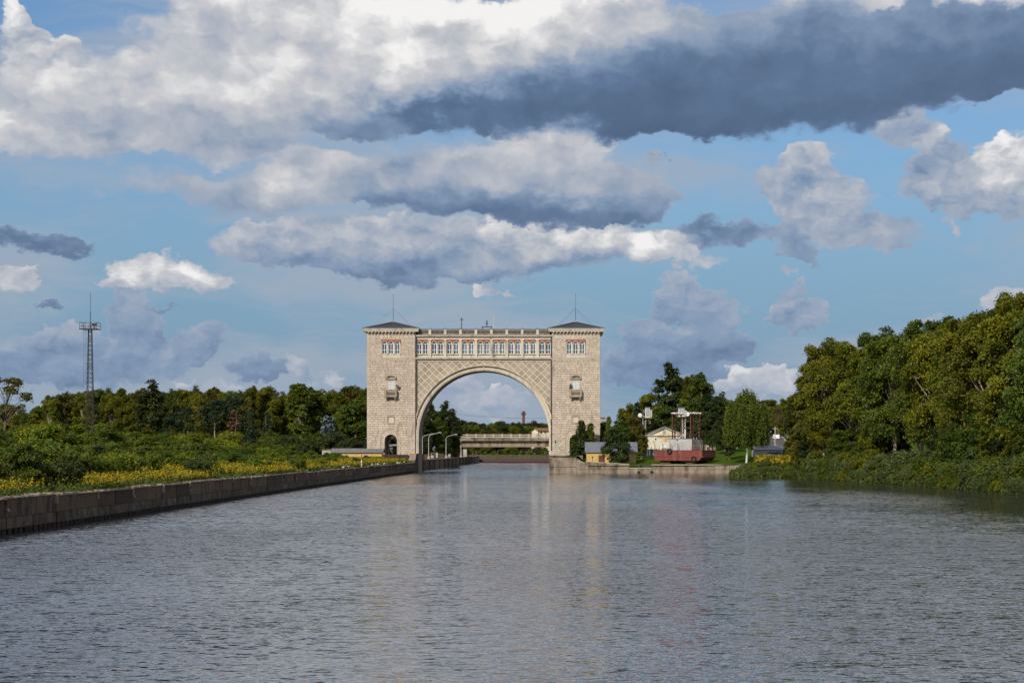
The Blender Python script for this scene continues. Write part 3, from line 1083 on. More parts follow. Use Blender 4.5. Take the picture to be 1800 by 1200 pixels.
for p in PIL:
    share('pilaster', pilm, gate, (gx(p), YG - .10, gz(628.2)))


# a round-headed window: outline frame, mullion, transom; pane behind
def window_meshes(w, h_rect, r, tw=.10):
    fr = MB()
    fr.arc(0, h_rect, r - tw, r, 0, math.pi, -.06, .06, 14)
    fr.box(-r, -r + tw, -.06, .06, 0, h_rect).box(r - tw, r, -.06, .06, 0, h_rect).box(-r + tw, r - tw, -.06, .06, 0, tw)
    fr.box(-r + tw, r - tw, -.055, .055, h_rect - .05, h_rect + .06)
    fr.box(-.055, .055, -.05, .05, tw, h_rect - .05)
    zz = h_rect * .42
    fr.box(-r + tw, -.055, -.045, .045, zz - .04, zz + .04).box(.055, r - tw, -.045, .045, zz - .04, zz + .04)
    pn = MB()
    pts = [(-r + .04, .04), (r - .04, .04)] + [((r - .04) * math.cos(math.pi * i / 12), h_rect + (r - .04) * math.sin(math.pi * i / 12)) for i in range(13)]
    pn.prism(pts, .0, .012)
    return fr.mesh('window', M['white']), pn.mesh('pane', M['glass']), pts


HR, WR = gz(604.4) - gz(622.2), 4.35 * S
wf, wp_, wpts = window_meshes(0, HR, WR)
cur = MB()
for i in range(8):
    xa = -WR + .03 + i * (2 * WR - .06) / 8
    cur.box(xa + .02, xa + (2 * WR - .06) / 8, -.02 if i % 2 else .02, .04 if i % 2 else .08, .05, HR + (.30 if 1 < i < 6 else .1))
curm = cur.mesh('curtain', M['curtain'])
blm = MB().box(-WR + .03, WR - .03, 0, .02, .5, HR + .35).mesh('blind', M['blind'])
blm2 = MB().box(-WR + .03, WR - .03, 0, .02, HR * .55, HR + .35).mesh('blind', M['blind'])
wr = random.Random(3)


def window(px, yy, curtain=None):
    o = share('window', wf, gate, (gx(px), yy, gz(622.2)))
    share('pane', wp_, o, (gx(px), yy, gz(622.2)))
    if curtain == 1:
        share('curtain', curm, o, (gx(px), yy + .35, gz(622.2)))
    elif curtain == 2:
        share('blind', blm if wr.random() < .6 else blm2, o, (gx(px), yy + .05, gz(622.2)))
    return o


def arcade(pxs, x_lo, x_hi, yw, full):
    """Front wall between px x_lo..x_hi with round-headed openings at pxs."""
    xl, xr = gx(x_lo), gx(x_hi)
    zs = gz(604.4)
    ro = 5.25 * S
    rim = MB()
    for p in pxs:
        rim.arc(gx(p), zs, WR + .005, ro, 0, math.pi, yw - .10, yw + .22, 14)
    rim.build('arch_rim', M['trim'], gate)
    pts = [(xl, zs)]
    for p in pxs:
        pts += [(gx(p) + ro * math.cos(math.pi * i / 12), zs + ro * math.sin(math.pi * i / 12)) for i in range(12, -1, -1)]
    pts += [(xr, zs), (xr, gz(596.7)), (xl, gz(596.7))]
    MB().prism(pts, yw, yw + .22).build('brick_panel', M['redbrick'], gate)
    ed = [xl] + [e for p in pxs for e in (gx(p) - WR - .005, gx(p) + WR + .005)] + [xr]
    for q in range(0, len(ed), 2):
        if ed[q + 1] - ed[q] < .03:
            continue
        MB().box(ed[q], ed[q + 1], yw - .04, yw + .22, gz(622.15), zs - .02).box(ed[q] - .0, ed[q + 1], yw - .11, yw + .23, zs - .12, zs - .003).build('colonnette', M['trim'], gate)


edges = [731.3] + PIL + [968.9]
for bi in range(9):
    a, b = edges[bi] + (2.3 if bi else 0), edges[bi + 1] - (2.3 if bi < 8 else 0)
    c = (a + b) / 2
    pxs = [c - 5.8, c + 5.8] if bi not in (0, 8) else [c - 5.42, c + 5.42]
    arcade(pxs, a, b, YG + .18, True)
    for p in pxs:
        window(p, YG + .42, 1 if bi in (3, 4, 5) else (2 if bi in (6, 7) or wr.random() < .2 else 0))
    # curtains and things seen in the rooms
for ti, (pa, pb, pc) in enumerate(TOWERS):
    xc = pc - .2
    MB().box(gx(pc - 17), gx(pc + 17), YG - .06, YG + .2, gz(628.2), gz(622.9)).build('sill_wall', M['trim'], gate)
    MB().box(gx(pc - 17), gx(pc + 17), YG - .16, YG + .1, gz(622.9), gz(622.1)).build('sill', M['trim'], gate)
    pxs = [xc - 11.4, xc, xc + 11.4]
    arcade(pxs, pc - 17, pc + 17, YG - .26, True)
    for p in pxs:
        window(p, YG - .06, 0)
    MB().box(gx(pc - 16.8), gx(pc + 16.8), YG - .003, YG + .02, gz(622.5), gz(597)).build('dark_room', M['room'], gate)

# balustrade on the gallery
ped = MB().box(-2.2 * S, 2.2 * S, 0, .55, 0, gz(578.6) - gz(588.1))
pcap = MB().box(-2.7 * S, 2.7 * S, -.05, .6, gz(578.6) - gz(588.1), gz(577.6) - gz(588.1))
z_ = gz(577.6) - gz(588.1)
pcap.add([(-2.6 * S, -.03, z_), (2.6 * S, -.03, z_), (2.6 * S, .58, z_), (-2.6 * S, .58, z_), (0, .27, z_ + .28)], [(0, 1, 4), (1, 2, 4), (2, 3, 4), (3, 0, 4)])
pedm, pcapm = ped.mesh('balustrade_pier', M['trim']), pcap.mesh('pier_cap', M['zinc'])
for p in PIL:
    for yy in (YG + .35, YB - .6):
        o_ = share('balustrade_pier', pedm, gate, (gx(p), yy, gz(588.1)))
        share('pier_cap', pcapm, o_, (gx(p), yy, gz(588.1)))
for a, b in zip(edges[:-1], edges[1:]):
    a, b = a + 2.4, b - 2.4
    for yy in (YG + .62, YB - .33):
        MB().box(gx(a), gx(b), yy - .16, yy + .16, gz(579), gz(577.5)).build('balustrade_rail', M['zinc'], gate)
        MB().box(gx(a), gx(b), yy - .14, yy + .14, gz(588.1), gz(586.8)).build('balustrade_base', M['trim'], gate)
        bl = MB()
        nb_ = 10
        for i in range(nb_):
            xx = gx(a + (b - a) * (i + .5) / nb_)
            bl.tube((xx, yy, gz(586.8)), (xx, yy, gz(583.5)), .06, .095, 6, False).tube((xx, yy, gz(583.5)), (xx, yy, gz(579)), .095, .05, 6, False)
        bl.build('balusters', M['balus'], gate, kind='stuff')
MB().box(XC - hw + .5, XC + hw - .5, YG + 1.6, YB - 1.4, gz(588.1), gz(579.6)).build('roof_parapet', M['slate'], gate)
# things fixed on the roof
o = MB().tube((gx(810), YG + 4, gz(588)), (gx(810), YG + 4, gz(556)), .09)
o.tube((gx(806.3), YG + 4, gz(559.3)), (gx(813.7), YG + 4, gz(559.3)), .06).tube((gx(807.5), YG + 4, gz(559.3)), (gx(810), YG + 4, gz(562)), .035).tube((gx(812.5), YG + 4, gz(559.3)), (gx(810), YG + 4, gz(562)), .035)
o.build('cross_antenna', M['iron'], gate)
o = MB().box(gx(846), gx(864.5), YG + 3, YG + 3.5, gz(573.5), gz(572.2))
for p in (847, 863.5):
    o.box(gx(p - .6), gx(p + .6), YG + 3.1, YG + 3.4, gz(588), gz(573.5))
o.tube((gx(855), YG + 3.2, gz(572.2)), (gx(855), YG + 3.2, gz(563)), .11).box(gx(853.6), gx(856.4), YG + 3.0, YG + 3.4, gz(563.4), gz(562)).box(gx(853.5), gx(856.5), YG + 3.05, YG + 3.35, gz(568), gz(565.5))
o.tube((gx(846.5), YG + 3.2, gz(573.5)), (gx(851), YG + 3.2, gz(578)), .04).tube((gx(864), YG + 3.2, gz(573.5)), (gx(859), YG + 3.2, gz(578)), .04)
o.build('signal_frame', M['iron'], gate)
MB().tube((gx(867.2), YG + 4, gz(588)), (gx(867.2), YG + 4, gz(551)), .10, .08).build('white_whip_antenna', M['lamp'], gate)
# downpipes in the corners
for p in (731.0, 969.2):
    d = MB().tube((gx(p), YG - .12, gz(590)), (gx(p), YG - .12, gz(792)), .17)
    d.box(gx(p - 1.2), gx(p + 1.2), YG - .3, YG, gz(592), gz(589))
    for i in range(9):
        zz = gz(600 + i * 22)
        d.box(gx(p) - .17, gx(p) + .17, YG - .26, YG, zz, zz + .12)
    d.build('downpipe', M['pipe'], gate)
# floodlights and camera arm beside the balconies
o = MB().tube((gx(696), YG, gz(678)), (gx(699), YG - .9, gz(677.5)), .05)
o.box(gx(696), gx(701.5), YG - 1.1, YG - .6, gz(678.6), gz(676.4)).box(gx(697), gx(700.5), YG - .9, YG - .5, gz(682), gz(680))
o.build('floodlight', M['iron'], gate)
MB().tube((gx(677.5), YG - 1.1, gz(686)), (gx(670), YG - 1.7, gz(682.6)), .07).build('flag_bracket', M['iron'], gate)
o = MB().box(gx(1001), gx(1004.5), YG - .9, YG - .3, gz(679), gz(675)).tube((gx(1003), YG - .6, gz(675.5)), (gx(1003), YG, gz(675.5)), .06).box(gx(1000.5), gx(1002.8), YG - .8, YG - .3, gz(683), gz(680))
o.build('floodlight', M['iron'], gate)

# ------------------------------------------------------------------ quay walls, lock, bridge
M['quay'] = mat('dark_quay_concrete', (.066, .042, .026), .95, (.145, .098, .064), .9, bump=1.0, bscale=2.2, dirt=(.028, .022, .018), dscale=.9, stretch=(1, 1, .35), rnd=.55, damt=(.42, .64))
M['quay_low'] = mat('wet_quay_concrete', (.050, .039, .029), .85, (.11, .084, .062), .9, bump=1.0, bscale=2.5, dirt=(.022, .022, .015), dscale=.8, rnd=.35, damt=(.45, .62))
M['coping'] = mat('quay_coping', (.17, .125, .095), .95, (.27, .21, .165), 1.2, bump=1.0, bscale=3, dirt=(.075, .050, .04), dscale=.6, rnd=.25, damt=(.5, .75))
M['pile'] = mat('dark_timber_pile', (.020, .017, .014), .8, (.04, .033, .028), 1.5)
M['mark'] = mat('pale_recess', (.27, .24, .20), .9, (.16, .13, .10), 2.0)
M['rust'] = mat('rusty_iron', (.11, .045, .028), .9, (.07, .03, .02), 3.0)
M['redpaint'] = mat('faded_red_paint', (.175, .044, .038), .8, (.12, .034, .03), .9, dirt=(.20, .10, .075), dscale=1.2, damt=(.50, .72), stretch=(1, 1, .25))
M['frame_rust'] = mat('rust_brown_frame', (.115, .046, .034), .85, (.075, .034, .028), 1.2)
M['grey_steel'] = mat('grey_white_steel', (.38, .385, .385), .7, (.31, .315, .315), .8, dirt=(.30, .25, .20), dscale=.8, damt=(.58, .8), stretch=(1, 1, .4))
M['yellow'] = mat('ochre_yellow_wall', (.52, .37, .13), .9, (.47, .325, .11), .8, dirt=(.42, .27, .10), dscale=.5, damt=(.55, .8), stretch=(1, 1, .4))
M['cream'] = mat('peeling_cream_wall', (.60, .57, .49), .9, (.54, .49, .39), .9, dirt=(.44, .30, .16), dscale=.45, damt=(.52, .7))
M['metalroof'] = mat('grey_blue_metal_roof', (.10, .115, .14), .55, (.13, .145, .17), .8, spec=.4)
M['oldroof'] = mat('old_grey_roof', (.17, .17, .17), .8, (.12, .12, .12), .7)
M['rubber'] = mat('black_rubber', (.015, .015, .016), .8)
M['door_red'] = mat('red_brown_door', (.16, .035, .03), .7, (.13, .03, .026), 1.0)
M['mast'] = mat('mast_steel', (.050, .034, .030), .8, (.035, .028, .026), 1.5)
M['brick'] = mat('dark_red_brick', (.14, .045, .035), .9, (.10, .035, .03), .5)
M['asphalt'] = mat('road_asphalt', (.06, .06, .062), .9, (.075, .075, .075), .3)
M['kerb'] = mat('kerb_concrete', (.38, .37, .34), .9)
M['blue_tarp'] = mat('blue_tarpaulin', (.012, .03, .20), .6, (.02, .045, .26), 1.0, bump=.5, bscale=2)
M['carwhite'] = mat('white_car_paint', (.75, .75, .75), .3, spec=.5)
M['carglass'] = mat('dark_car_glass', (.02, .022, .025), .1, spec=.6)
M['taillight'] = mat('red_tail_light', (.5, .02, .02), .3)
M['wood'] = mat('brown_wood', (.20, .095, .035), .8, (.15, .07, .03), 1.5)
M['gull'] = mat('gull_white', (.78, .78, .76), .8)
M['gullgrey'] = mat('gull_grey', (.40, .42, .44), .8)
M['bird'] = mat('dark_bird', (.03, .03, .032), .9)
M['louvre'] = mat('grey_louvre', (.35, .345, .34), .7, (.29, .285, .28), 1.0)

# --- left approach wall, laid in twelve-metre sections
wl = thing('quay_wall', (-32, 250, 0), 'long dark weathered concrete quay wall along the left side of the canal', 'quay wall')
L = 11.6
BUMPS = random.Random(4)
y = 60.0
i = 0
q = random.Random(21)
while y < 444:
    y1 = min(y + L, 445.5)
    xa, xb = wall_left(y), wall_left(y1)
    j = q.uniform(-.035, .035)
    dz = q.uniform(-.05, .05)

    def bar(ya, yb, off, th, z0, z1):
        x_a, x_b = wall_left(ya) + off, wall_left(yb) + off
        return MB().add([(x_a, ya, z0), (x_b, yb, z0), (x_b - th, yb, z0), (x_a - th, ya, z0), (x_a, ya, z1), (x_b, yb, z1), (x_b - th, yb, z1), (x_a - th, ya, z1)],
                        [(0, 1, 5, 4), (1, 2, 6, 5), (2, 3, 7, 6), (3, 0, 4, 7), (4, 5, 6, 7), (3, 2, 1, 0)])
    nsub = 2 if y < 240 else 1
    for s_ in range(nsub):
        a, b = y + (y1 - y) * s_ / nsub, y + (y1 - y) * (s_ + 1) / nsub
        g = .05
        bar(a + g, b - g, j + q.uniform(-.02, .02), .9, .98, 2.035 + dz).build('wall_panel', M['quay'], wl)
        bar(a + g, b - g, j + .06 + q.uniform(-.02, .03), .9, .30, .955).build('lower_course', M['quay_low'], wl)
        c = MB()                              # worn coping: a strip of many short lengths, uneven at the edge
        na_ = 9
        prof_ = [(j + .08 + BUMPS.uniform(-.06, .05), 2.17 + dz + BUMPS.uniform(-.09, .03)) for _ in range(na_ + 1)]
        for k_ in range(na_):
            ya, yb = a + g * .6 + (b - a - g * 1.2) * k_ / na_, a + g * .6 + (b - a - g * 1.2) * (k_ + 1) / na_
            (o0, z0_), (o1, z1_) = prof_[k_], prof_[k_ + 1]
            A_, B_ = wall_left(ya), wall_left(yb)
            c.add([(A_ + o0, ya, 2.04 + dz), (B_ + o1, yb, 2.04 + dz), (B_ - 1.0, yb, 2.04 + dz), (A_ - 1.0, ya, 2.04 + dz),
                   (A_ + o0 - .04, ya, z0_), (B_ + o1 - .04, yb, z1_), (B_ - 1.0, yb, z1_ + .02), (A_ - 1.0, ya, z0_ + .02)],
                  [(0, 1, 5, 4), (4, 5, 6, 7), (2, 3, 7, 6)] + ([(3, 0, 4, 7)] if k_ == 0 else []) + ([(1, 2, 6, 5)] if k_ == na_ - 1 else []))
        c.build('coping_stone', M['coping'], wl)
    mk = MB()
    xx = wall_left(y)
    mk.box(xx + j - .3, xx + j + .13, y - .10, y + .10, 1.55 + q.uniform(-.35, .3), 2.10)
    mk.build('pale_recess', M['mark'] if q.random() > .3 else M['rust'], wl)
    if y > 105 and q.random() < .55:
        MB().ball((xx + j + .16, y + .02, 1.40), .12, 8, 6).build('mooring_pin', M['mark'], wl)
    y = y1
    i += 1
pl = MB()
yy = 60.0
while yy < 444:
    x = wall_left(yy)
    pl.tube((x - .05, yy, -1.2), (x - .05 + q.uniform(-.02, .02), yy, .34), .26, .24, 6)
    yy += 1.15 + q.uniform(-.15, .15)
pl.build('piles', M['pile'], wl, kind='stuff')
bk = MB()
bk.add([(wall_left(60) - .35, 60, -2), (wall_left(444) - .35, 444, -2), (wall_left(444) - .35, 444, .5), (wall_left(60) - .35, 60, .5)], [(0, 1, 2, 3)])
bk.build('wall_core', M['pile'], wl)

# --- lock head under the left tower: ramped parapet, pier, then the chamber wall
lh = thing('lock_entrance', (-33, 455, 0), 'dark concrete lock entrance under the left tower with a ramped parapet', 'lock entrance')
x_ = wall_left(445)
f = MB().xprism([(439, -2), (441.8, -2), (441.8, 2.3), (439, 2.3)], x_ - .9, x_ + .02)
xr_ = gx(736.2) - .02
f = MB().xprism([(445.55, -2), (459.6, -2), (459.6, 4.0), (451.5, 4.0), (449.5, 3.3), (447.2, 2.45), (445.55, 2.2)], -33.2, xr_)
f.build('ramped_wall', M['quay'], lh)
MB().xprism([(451.4, 4.003), (459.6, 4.003), (459.6, 4.16), (451.35, 4.16), (449.3, 3.46), (447.1, 2.63), (445.6, 2.36), (445.6, 2.204), (447.2, 2.454), (449.5, 3.304)], -33.1, xr_ + .08).build('parapet_coping', M['coping'], lh)
w = MB().box(-60, -33.25, 448.2, 448.6, .5, 3.9)
w.build('retaining_wall', M['quay'], lh)
MB().box(gx(645) - 8, -33.25, 448.65, 474, 2.9, 3.74).build('platform', M['conc'], lh)
MB().box(-38.2, gx(735.6) - .1, 473.05, 479, -2, 3.95).build('gate_recess', M['quay'], lh)
MB().xprism([(474.5, -1), (477.5, -1), (477.5, 1.2), (477, 1.9), (476, 2.3), (475, 1.9), (474.5, 1.2)], gx(735.6) - .1, gx(735.6) + .02).build('culvert_mouth', M['dark'], lh)
lw = thing('lock_chamber_wall', (-31, 600, 0), 'dark left wall of the lock chamber with mooring recesses and lamp posts above', 'lock wall')
y = 479.1
while y < 752:
    y1 = y + 19.4
    xa = -31.75 + (y - 479) * .008
    MB().box(xa - 1.2, xa, y + .06, y1 - .06, -2, 2.42 + q.uniform(-.02, .02)).build('wall_panel', M['quay'], lw)
    MB().box(xa - 1.3, xa + .12, y + .03, y1 - .03, 2.425, 2.62).build('coping_stone', M['coping'], lw)
    MB().box(xa - .2, xa + .07, y + 8, y + 9.2, 1.1, 2.42).build('mooring_recess', M['mark'], lw)
    y = y1

# right pier and chamber wall
rp = thing('lock_pier', (0, 445, 0), 'weathered light brown concrete pier at the foot of the right tower', 'lock pier')
xl = gx(965.6)
xs = [(xl, 0), (at(1013, 0, 432)[0], 0)]
p0, p1 = at(965.2, 0, 432)[0], at(1013.5, 0, 432)[0]
MB().prism([(p0, -2), (p1, -2), (p1, 3.05), (at(1008, 0, 432)[0], 3.2), (at(988, 0, 432)[0], 3.62), (p0, 3.62)], 432, 459.75).build('pier_body', M['conc'], rp)
MB().prism([(p0 - .06, 3.625), (at(988, 0, 432)[0], 3.625), (at(1008, 0, 432)[0], 3.205), (p1 - .01, 3.055), (p1 - .01, 3.28), (at(1008, 0, 432)[0], 3.44), (at(988, 0, 432)[0], 3.84), (p0 - .06, 3.84)], 431.9, 433.2).build('pier_coping', M['conc'], rp)
for zc, h_ in ((1.25, .05),):
    MB().box(p0 - .02, p1, 431.93, 432, zc, zc + h_).build('construction_joint', M['quay'], rp)
MB().box(p1 + .01, gx(1022), 436, 474, 1.0, 3.70).build('platform', M['conc'], rp)
MB().box(p0 + .02, gx(1015), 459.8, 474, -2, 3.70).build('pier_back', M['conc'], rp)
y = 474.1
rw = thing('lock_chamber_wall', (0, 600, 0), 'right wall of the lock chamber seen edge-on beyond the arch', 'lock wall')
while y < 752:
    y1 = y + 19.4
    MB().box(-.95, .6, y + .06, y1 - .06, -2, 2.42).build('wall_panel', M['quay'], rw)
    y = y1
# steps and rubble beside the pier
stp = thing('concrete_steps', at(1020, 812, 434), 'broken concrete steps going down beside the pier', 'steps')
for i in range(5):
    xa = at(1013.8 + i * 3.2, 0, 434)[0]
    MB().box(xa, xa + .36, 432.4, 436 - .2 * i, .8, 3.1 - .26 * i).build('step', M['conc'], stp)
# right quay, in two heights
rq = thing('quay_wall', (15, 432, 0), 'low light brown concrete quay wall in front of the yellow shed and the red barge', 'quay wall')


def xq(px):
    return at(px, 0, 432)[0]


def zq_(py):
    return at(0, py, 432)[2]


edges_q = [(1013.8, 1029), (1029.2, 1062), (1062.3, 1106.5), (1107, 1125), (1125.3, 1144.6), (1145, 1183), (1183.6, 1204), (1204.3, 1232), (1232.3, 1255), (1255.3, 1282), (1282.3, 1300)]
for a, b in edges_q:
    pr = q.uniform(0, .07)
    low = a >= 1107 and b <= 1145
    MB().box(xq(a), xq(b), 432 - pr, 433.4, -2, zq_(824.4 if not low else 823.0)).build('wall_panel', M['conc'], rq)
    if low:
        MB().box(xq(a), xq(b), 431.9 - pr, 433.5, zq_(822.9), zq_(821.6)).build('coping_stone', M['conc_l'], rq)
        continue
    t0_, t1_ = (809.5, 814.5) if a < 1029 else ((811.5, 813.5) if a < 1062 else ((813.5, 816.2) if a < 1107 else (817, 817.3)))
    MB().prism([(xq(a), zq_(824.3)), (xq(b), zq_(824.3)), (xq(b), zq_(t1_)), (xq(a), zq_(t0_))], 431.93 - pr, 433.3).build('upper_course', M['conc'], rq)
    MB().prism([(xq(a) + .02, zq_(t0_) + .003), (xq(b) - .02, zq_(t1_) + .003), (xq(b) - .02, zq_(t1_ - 1.1)), (xq(a) + .02, zq_(t0_ - 1.1))], 431.85 - pr, 433.4).build('coping_stone', M['conc_l'], rq)
# tyres hung as fenders
tyre = MB().torus((0, 0, 0), .30, .115, 'y').mesh('tyre_fender', M['rubber'])


def tyre_at(px, py, Y, label):
    x_, y_, z_ = at(px, py, Y)
    o = put(bpy.data.objects.new('tyre_fender', tyre))
    o.location = (x_, y_, z_)
    return tag(o, label, 'tyre', 'old tyres hung as fenders')


tyre_at(1123, 831, 431.75, 'black tyre half in the water on the low quay, left one of two')
tyre_at(1146, 830.5, 431.75, 'black tyre hung on the low quay below the barge corner')
b = MB().tube((0, 0, 0), (0, 0, .45), .17, .15, 10).tube((0, 0, .45), (0, 0, .6), .27, .27, 10)
b.v = [(x + xq(1127), y + 432.7, z + zq_(821.6)) for x, y, z in b.v]
tag(b.build('mooring_bollard', M['iron']), 'dark mooring bollard on the low stretch of the right quay', 'bollard')

# --- road bridge across the chamber
YBR = 690.0
SB = YBR / F


def bx(px):
    return (px - VX) * SB


def bz(py):
    return (VY - py) * SB + HC


br = thing('road_bridge', (bx(885), YBR, 0), 'concrete road bridge with a low railing crossing the lock behind the arch', 'bridge')
x0, x1 = bx(811), bx(1000)
MB().box(x0 - 2, x1, YBR, YBR + 9, bz(785), bz(774.6)).build('girder', M['conc'], br)
MB().box(x0 - 2, x1, YBR - .10, YBR, bz(785.4), bz(784)).build('girder_flange', mat('reddish_concrete', (.26, .15, .11), .9), br)
MB().box(x0 - 6, x1, YBR - 1.3, YBR + 10.3, bz(774.5), bz(769.6)).build('deck', M['conc'], br)
MB().box(x0 - 6, x1, YBR - 1.42, YBR - 1.3, bz(771.8), bz(769.4)).build('deck_edge', M['conc'], br)
for i in range(13):
    px = 806 + i * 15.4
    MB().box(bx(px) - .28, bx(px) + .28, YBR - 1.2, YBR - .8, bz(769.5), bz(762.4)).build('railing_post', M['conc_l'], br)
    MB().box(bx(px) + .29, bx(px + 15.4) - .29, YBR - 1.1, YBR - .9, bz(764.8), bz(763.2)).build('railing_bar', M['conc_l'], br)
    MB().box(bx(px) + .29, bx(px + 15.4) - .29, YBR - 1.1, YBR - .9, bz(768.6), bz(766.4)).build('railing_bar', M['conc_l'], br)
for px, w_ in ((808.5, 1.1), (816, .8)):
    MB().box(bx(px) - w_, bx(px) + w_, YBR + 1, YBR + 8, 1.5, bz(785.5 if px > 810 else 774.6)).build('bridge_pier', M['conc_l'], br)
MB().prism([(bx(790), 2), (bx(806.5), 2), (bx(806.5), bz(774.6)), (bx(799), bz(774.6))], YBR - 1, YBR + 9).build('abutment', M['conc_l'], br)
# --- closed upper gate with its walkway
YL = 790.0
SL = YL / F
lg = thing('lock_gate', ((905 - VX) * SL, YL, 0), 'closed lock gate with a red band and dark walkway railing beyond the bridge', 'lock gate')


def lx(px):
    return (px - VX) * SL


def lz(py):
    return (VY - py) * SL + HC


MB().box(lx(838), lx(985), YL, YL + 1, -2, lz(811)).build('gate_leaf', M['iron'], lg)
MB().box(lx(838), lx(985), YL - .25, YL + 1.4, lz(811), lz(808.6)).build('red_band', mat('red_band_paint', (.11, .026, .022), .7), lg)
rb = MB()
for py in (800.5, 803.6):
    rb.box(lx(838), lx(985), YL + .1, YL + .25, lz(py + .35), lz(py - .35))
rb.build('walkway_rail', M['iron'], lg)
MB().box(lx(838), lx(985), YL, YL + 1.2, lz(808.5), lz(806.4)).build('walkway', M['iron'], lg)
for i in range(17):
    MB().box(lx(840 + i * 8.6), lx(840 + i * 8.6) + .16, YL + .1, YL + .26, lz(806.4), lz(800.2)).build('rail_post', M['iron'], lg)
MB().tube((lx(923), YL - .1, lz(803)), (lx(923), YL + .05, lz(803)), .38, n=12).build('life_ring', M['redpaint'], lg)
MB().box(lx(837) - 2.5, lx(842), YL - 6, YL + 3, -2, lz(800)).build('gate_pier', M['quay'], lg)

# --- lamp posts on the lock wall
lp = thing('lamp_post', (0, 0, 0), 'tall pale lamp post with an arm reaching over the lock, nearest to the arch', 'lamp post', 'lamp posts along the lock wall')
MB().tube((0, 0, 0), (0, 0, 5.2), .10, .075, 8).build('pole', M['lamp'], lp)
MB().path([(0, 0, 5.2), (.25, 0, 5.75), (.7, 0, 5.95), (2.6, 0, 6.4)], .06, 6).build('arm', M['lamp'], lp)
MB().box(2.3, 3.1, -.16, .16, 6.36, 6.54).build('lamp_head', M['lamp'], lp)
MB().box(-.28, .28, -.28, .28, 0, .6).build('base', M['conc_l'], lp)
lp.location = (*at(742.5, 0, 500)[:2], 2.62)
for px, Y, lab in ((753.5, 520, 'tall pale lamp post with a long arm, second from the arch'), (784, 580, 'tall pale lamp post with a long arm, in front of the dark tree clump'),
                   (810, 660, 'far pale lamp post in front of the bridge end')):
    copy_thing(lp, (*at(px, 0, Y)[:2], 2.62), 0, 1.06 if px < 790 else .95, lab)
# small gear on the lock wall
gear = [(748, 500, .5, 1.2, M['redpaint'], 'control_box', 'red control box on the lock wall beside the arch'), (755, 535, .4, .8, M['redpaint'], 'control_box', 'orange-red box at the foot of the second lamp post'),
        (760, 525, .7, .9, M['lamp'], 'control_box', 'pale control box on the lock wall between the lamp posts'), (768, 545, .5, 1.5, M['lamp'], 'signal_post', 'white signal post on the lock wall left of the third lamp'),
        (776, 560, .6, 1.1, M['redpaint'], 'control_box', 'dark red box near the middle of the lock wall'), (790, 600, .7, 1.1, M['conc_l'], 'control_box', 'grey block on the lock wall behind the third lamp'),
        (798, 640, .5, 1.3, M['lamp'], 'signal_post', 'white post on the lock wall near the bridge'), (831, 730, .5, 1.3, M['redpaint'], 'signal_post', 'red marker at the far end of the lock wall'),
        (823, 705, .3, 1.9, M['iron'], 'signal_post', 'dark thin post near the far end of the lock wall')]
for px, Y, w_, h_, m_, nm_, lab in gear:
    x_ = at(px, 0, Y)[0]
    t = thing(nm_, (x_, Y, 2.62), lab, 'box' if 'box' in nm_ else 'post')
    MB().box(x_ - w_ / 2, x_ + w_ / 2, Y - .2, Y + .2, 2.80, 2.62 + h_).build('cabinet' if 'box' in nm_ else 'post', m_, t)
    MB().box(x_ - w_ / 2 - .06, x_ + w_ / 2 + .06, Y - .26, Y + .26, 2.62 + h_, 2.70 + h_).box(x_ - .1, x_ + .1, Y - .1, Y + .1, 2.62, 2.8).build('cap', M['iron'], t)
# handrail on the chamber wall
hr = MB()
for i in range(28):
    yy = 484 + i * 9
    xx = -32.6 + (yy - 479) * .008
    hr.tube((xx, yy, 2.62), (xx, yy, 3.6), .03, n=5)
    for z_ in (3.15, 3.6):
        hr.tube((xx, yy, z_), (xx + .072, yy + 9, z_), .025, n=4)
tag(hr.build('handrail', M['iron']), 'thin dark handrail along the top of the left lock wall', 'handrail')

# green navigation light on the pier
t = thing('signal_light', (*at(976.5, 800, 440)[:2], 3.8), 'green signal light on a thin post at the right pier', 'signal light')
x_, y_ = t.location[0], t.location[1]
MB().tube((x_, y_, 3.62), (x_, y_, 5.9), .07, n=8).build('post', M['lamp'], t)
MB().box(x_ - .16, x_ + .16, y_ - .12, y_ + .12, 5.9, 7.0).build('housing', M['iron'], t)
gm = bpy.data.materials.new('green_lamp')
gm.use_nodes = True
pb = gm.node_tree.nodes['Principled BSDF']
pb.inputs['Base Color'].default_value = (0, .3, .12, 1)
pb.inputs['Emission Color'].default_value = (0, .75, .30, 1)
pb.inputs['Emission Strength'].default_value = 1.2
MB().tube((x_, y_ - .12, 6.2), (x_, y_ - .22, 6.2), .15, n=12).build('green_lens', gm, t)

# ------------------------------------------------------------------ small buildings
def seam_roof(x0, x1, y0, y1, ze, zr, over, parent, material, seams=10, name='roof'):
    """A two-sided roof, ridge along x, with raised seams on the front slope."""
    ym = (y0 + y1) / 2
    m = MB().xprism([(y0 - over, ze), (ym, zr), (y1 + over, ze), (y1 + over, ze + .1), (ym, zr + .12), (y0 - over, ze + .1)], x0 - over, x1 + over)
    o = m.build(name, material, parent)
    s = MB()
    for i in range(seams + 1):
        xx = x0 - over + (x1 - x0 + 2 * over) * i / seams
        s.tube((xx, y0 - over, ze + .11), (xx, ym, zr + .13), .03, n=4, caps=False)
    s.build('seams', material, o, kind='stuff')
    return o


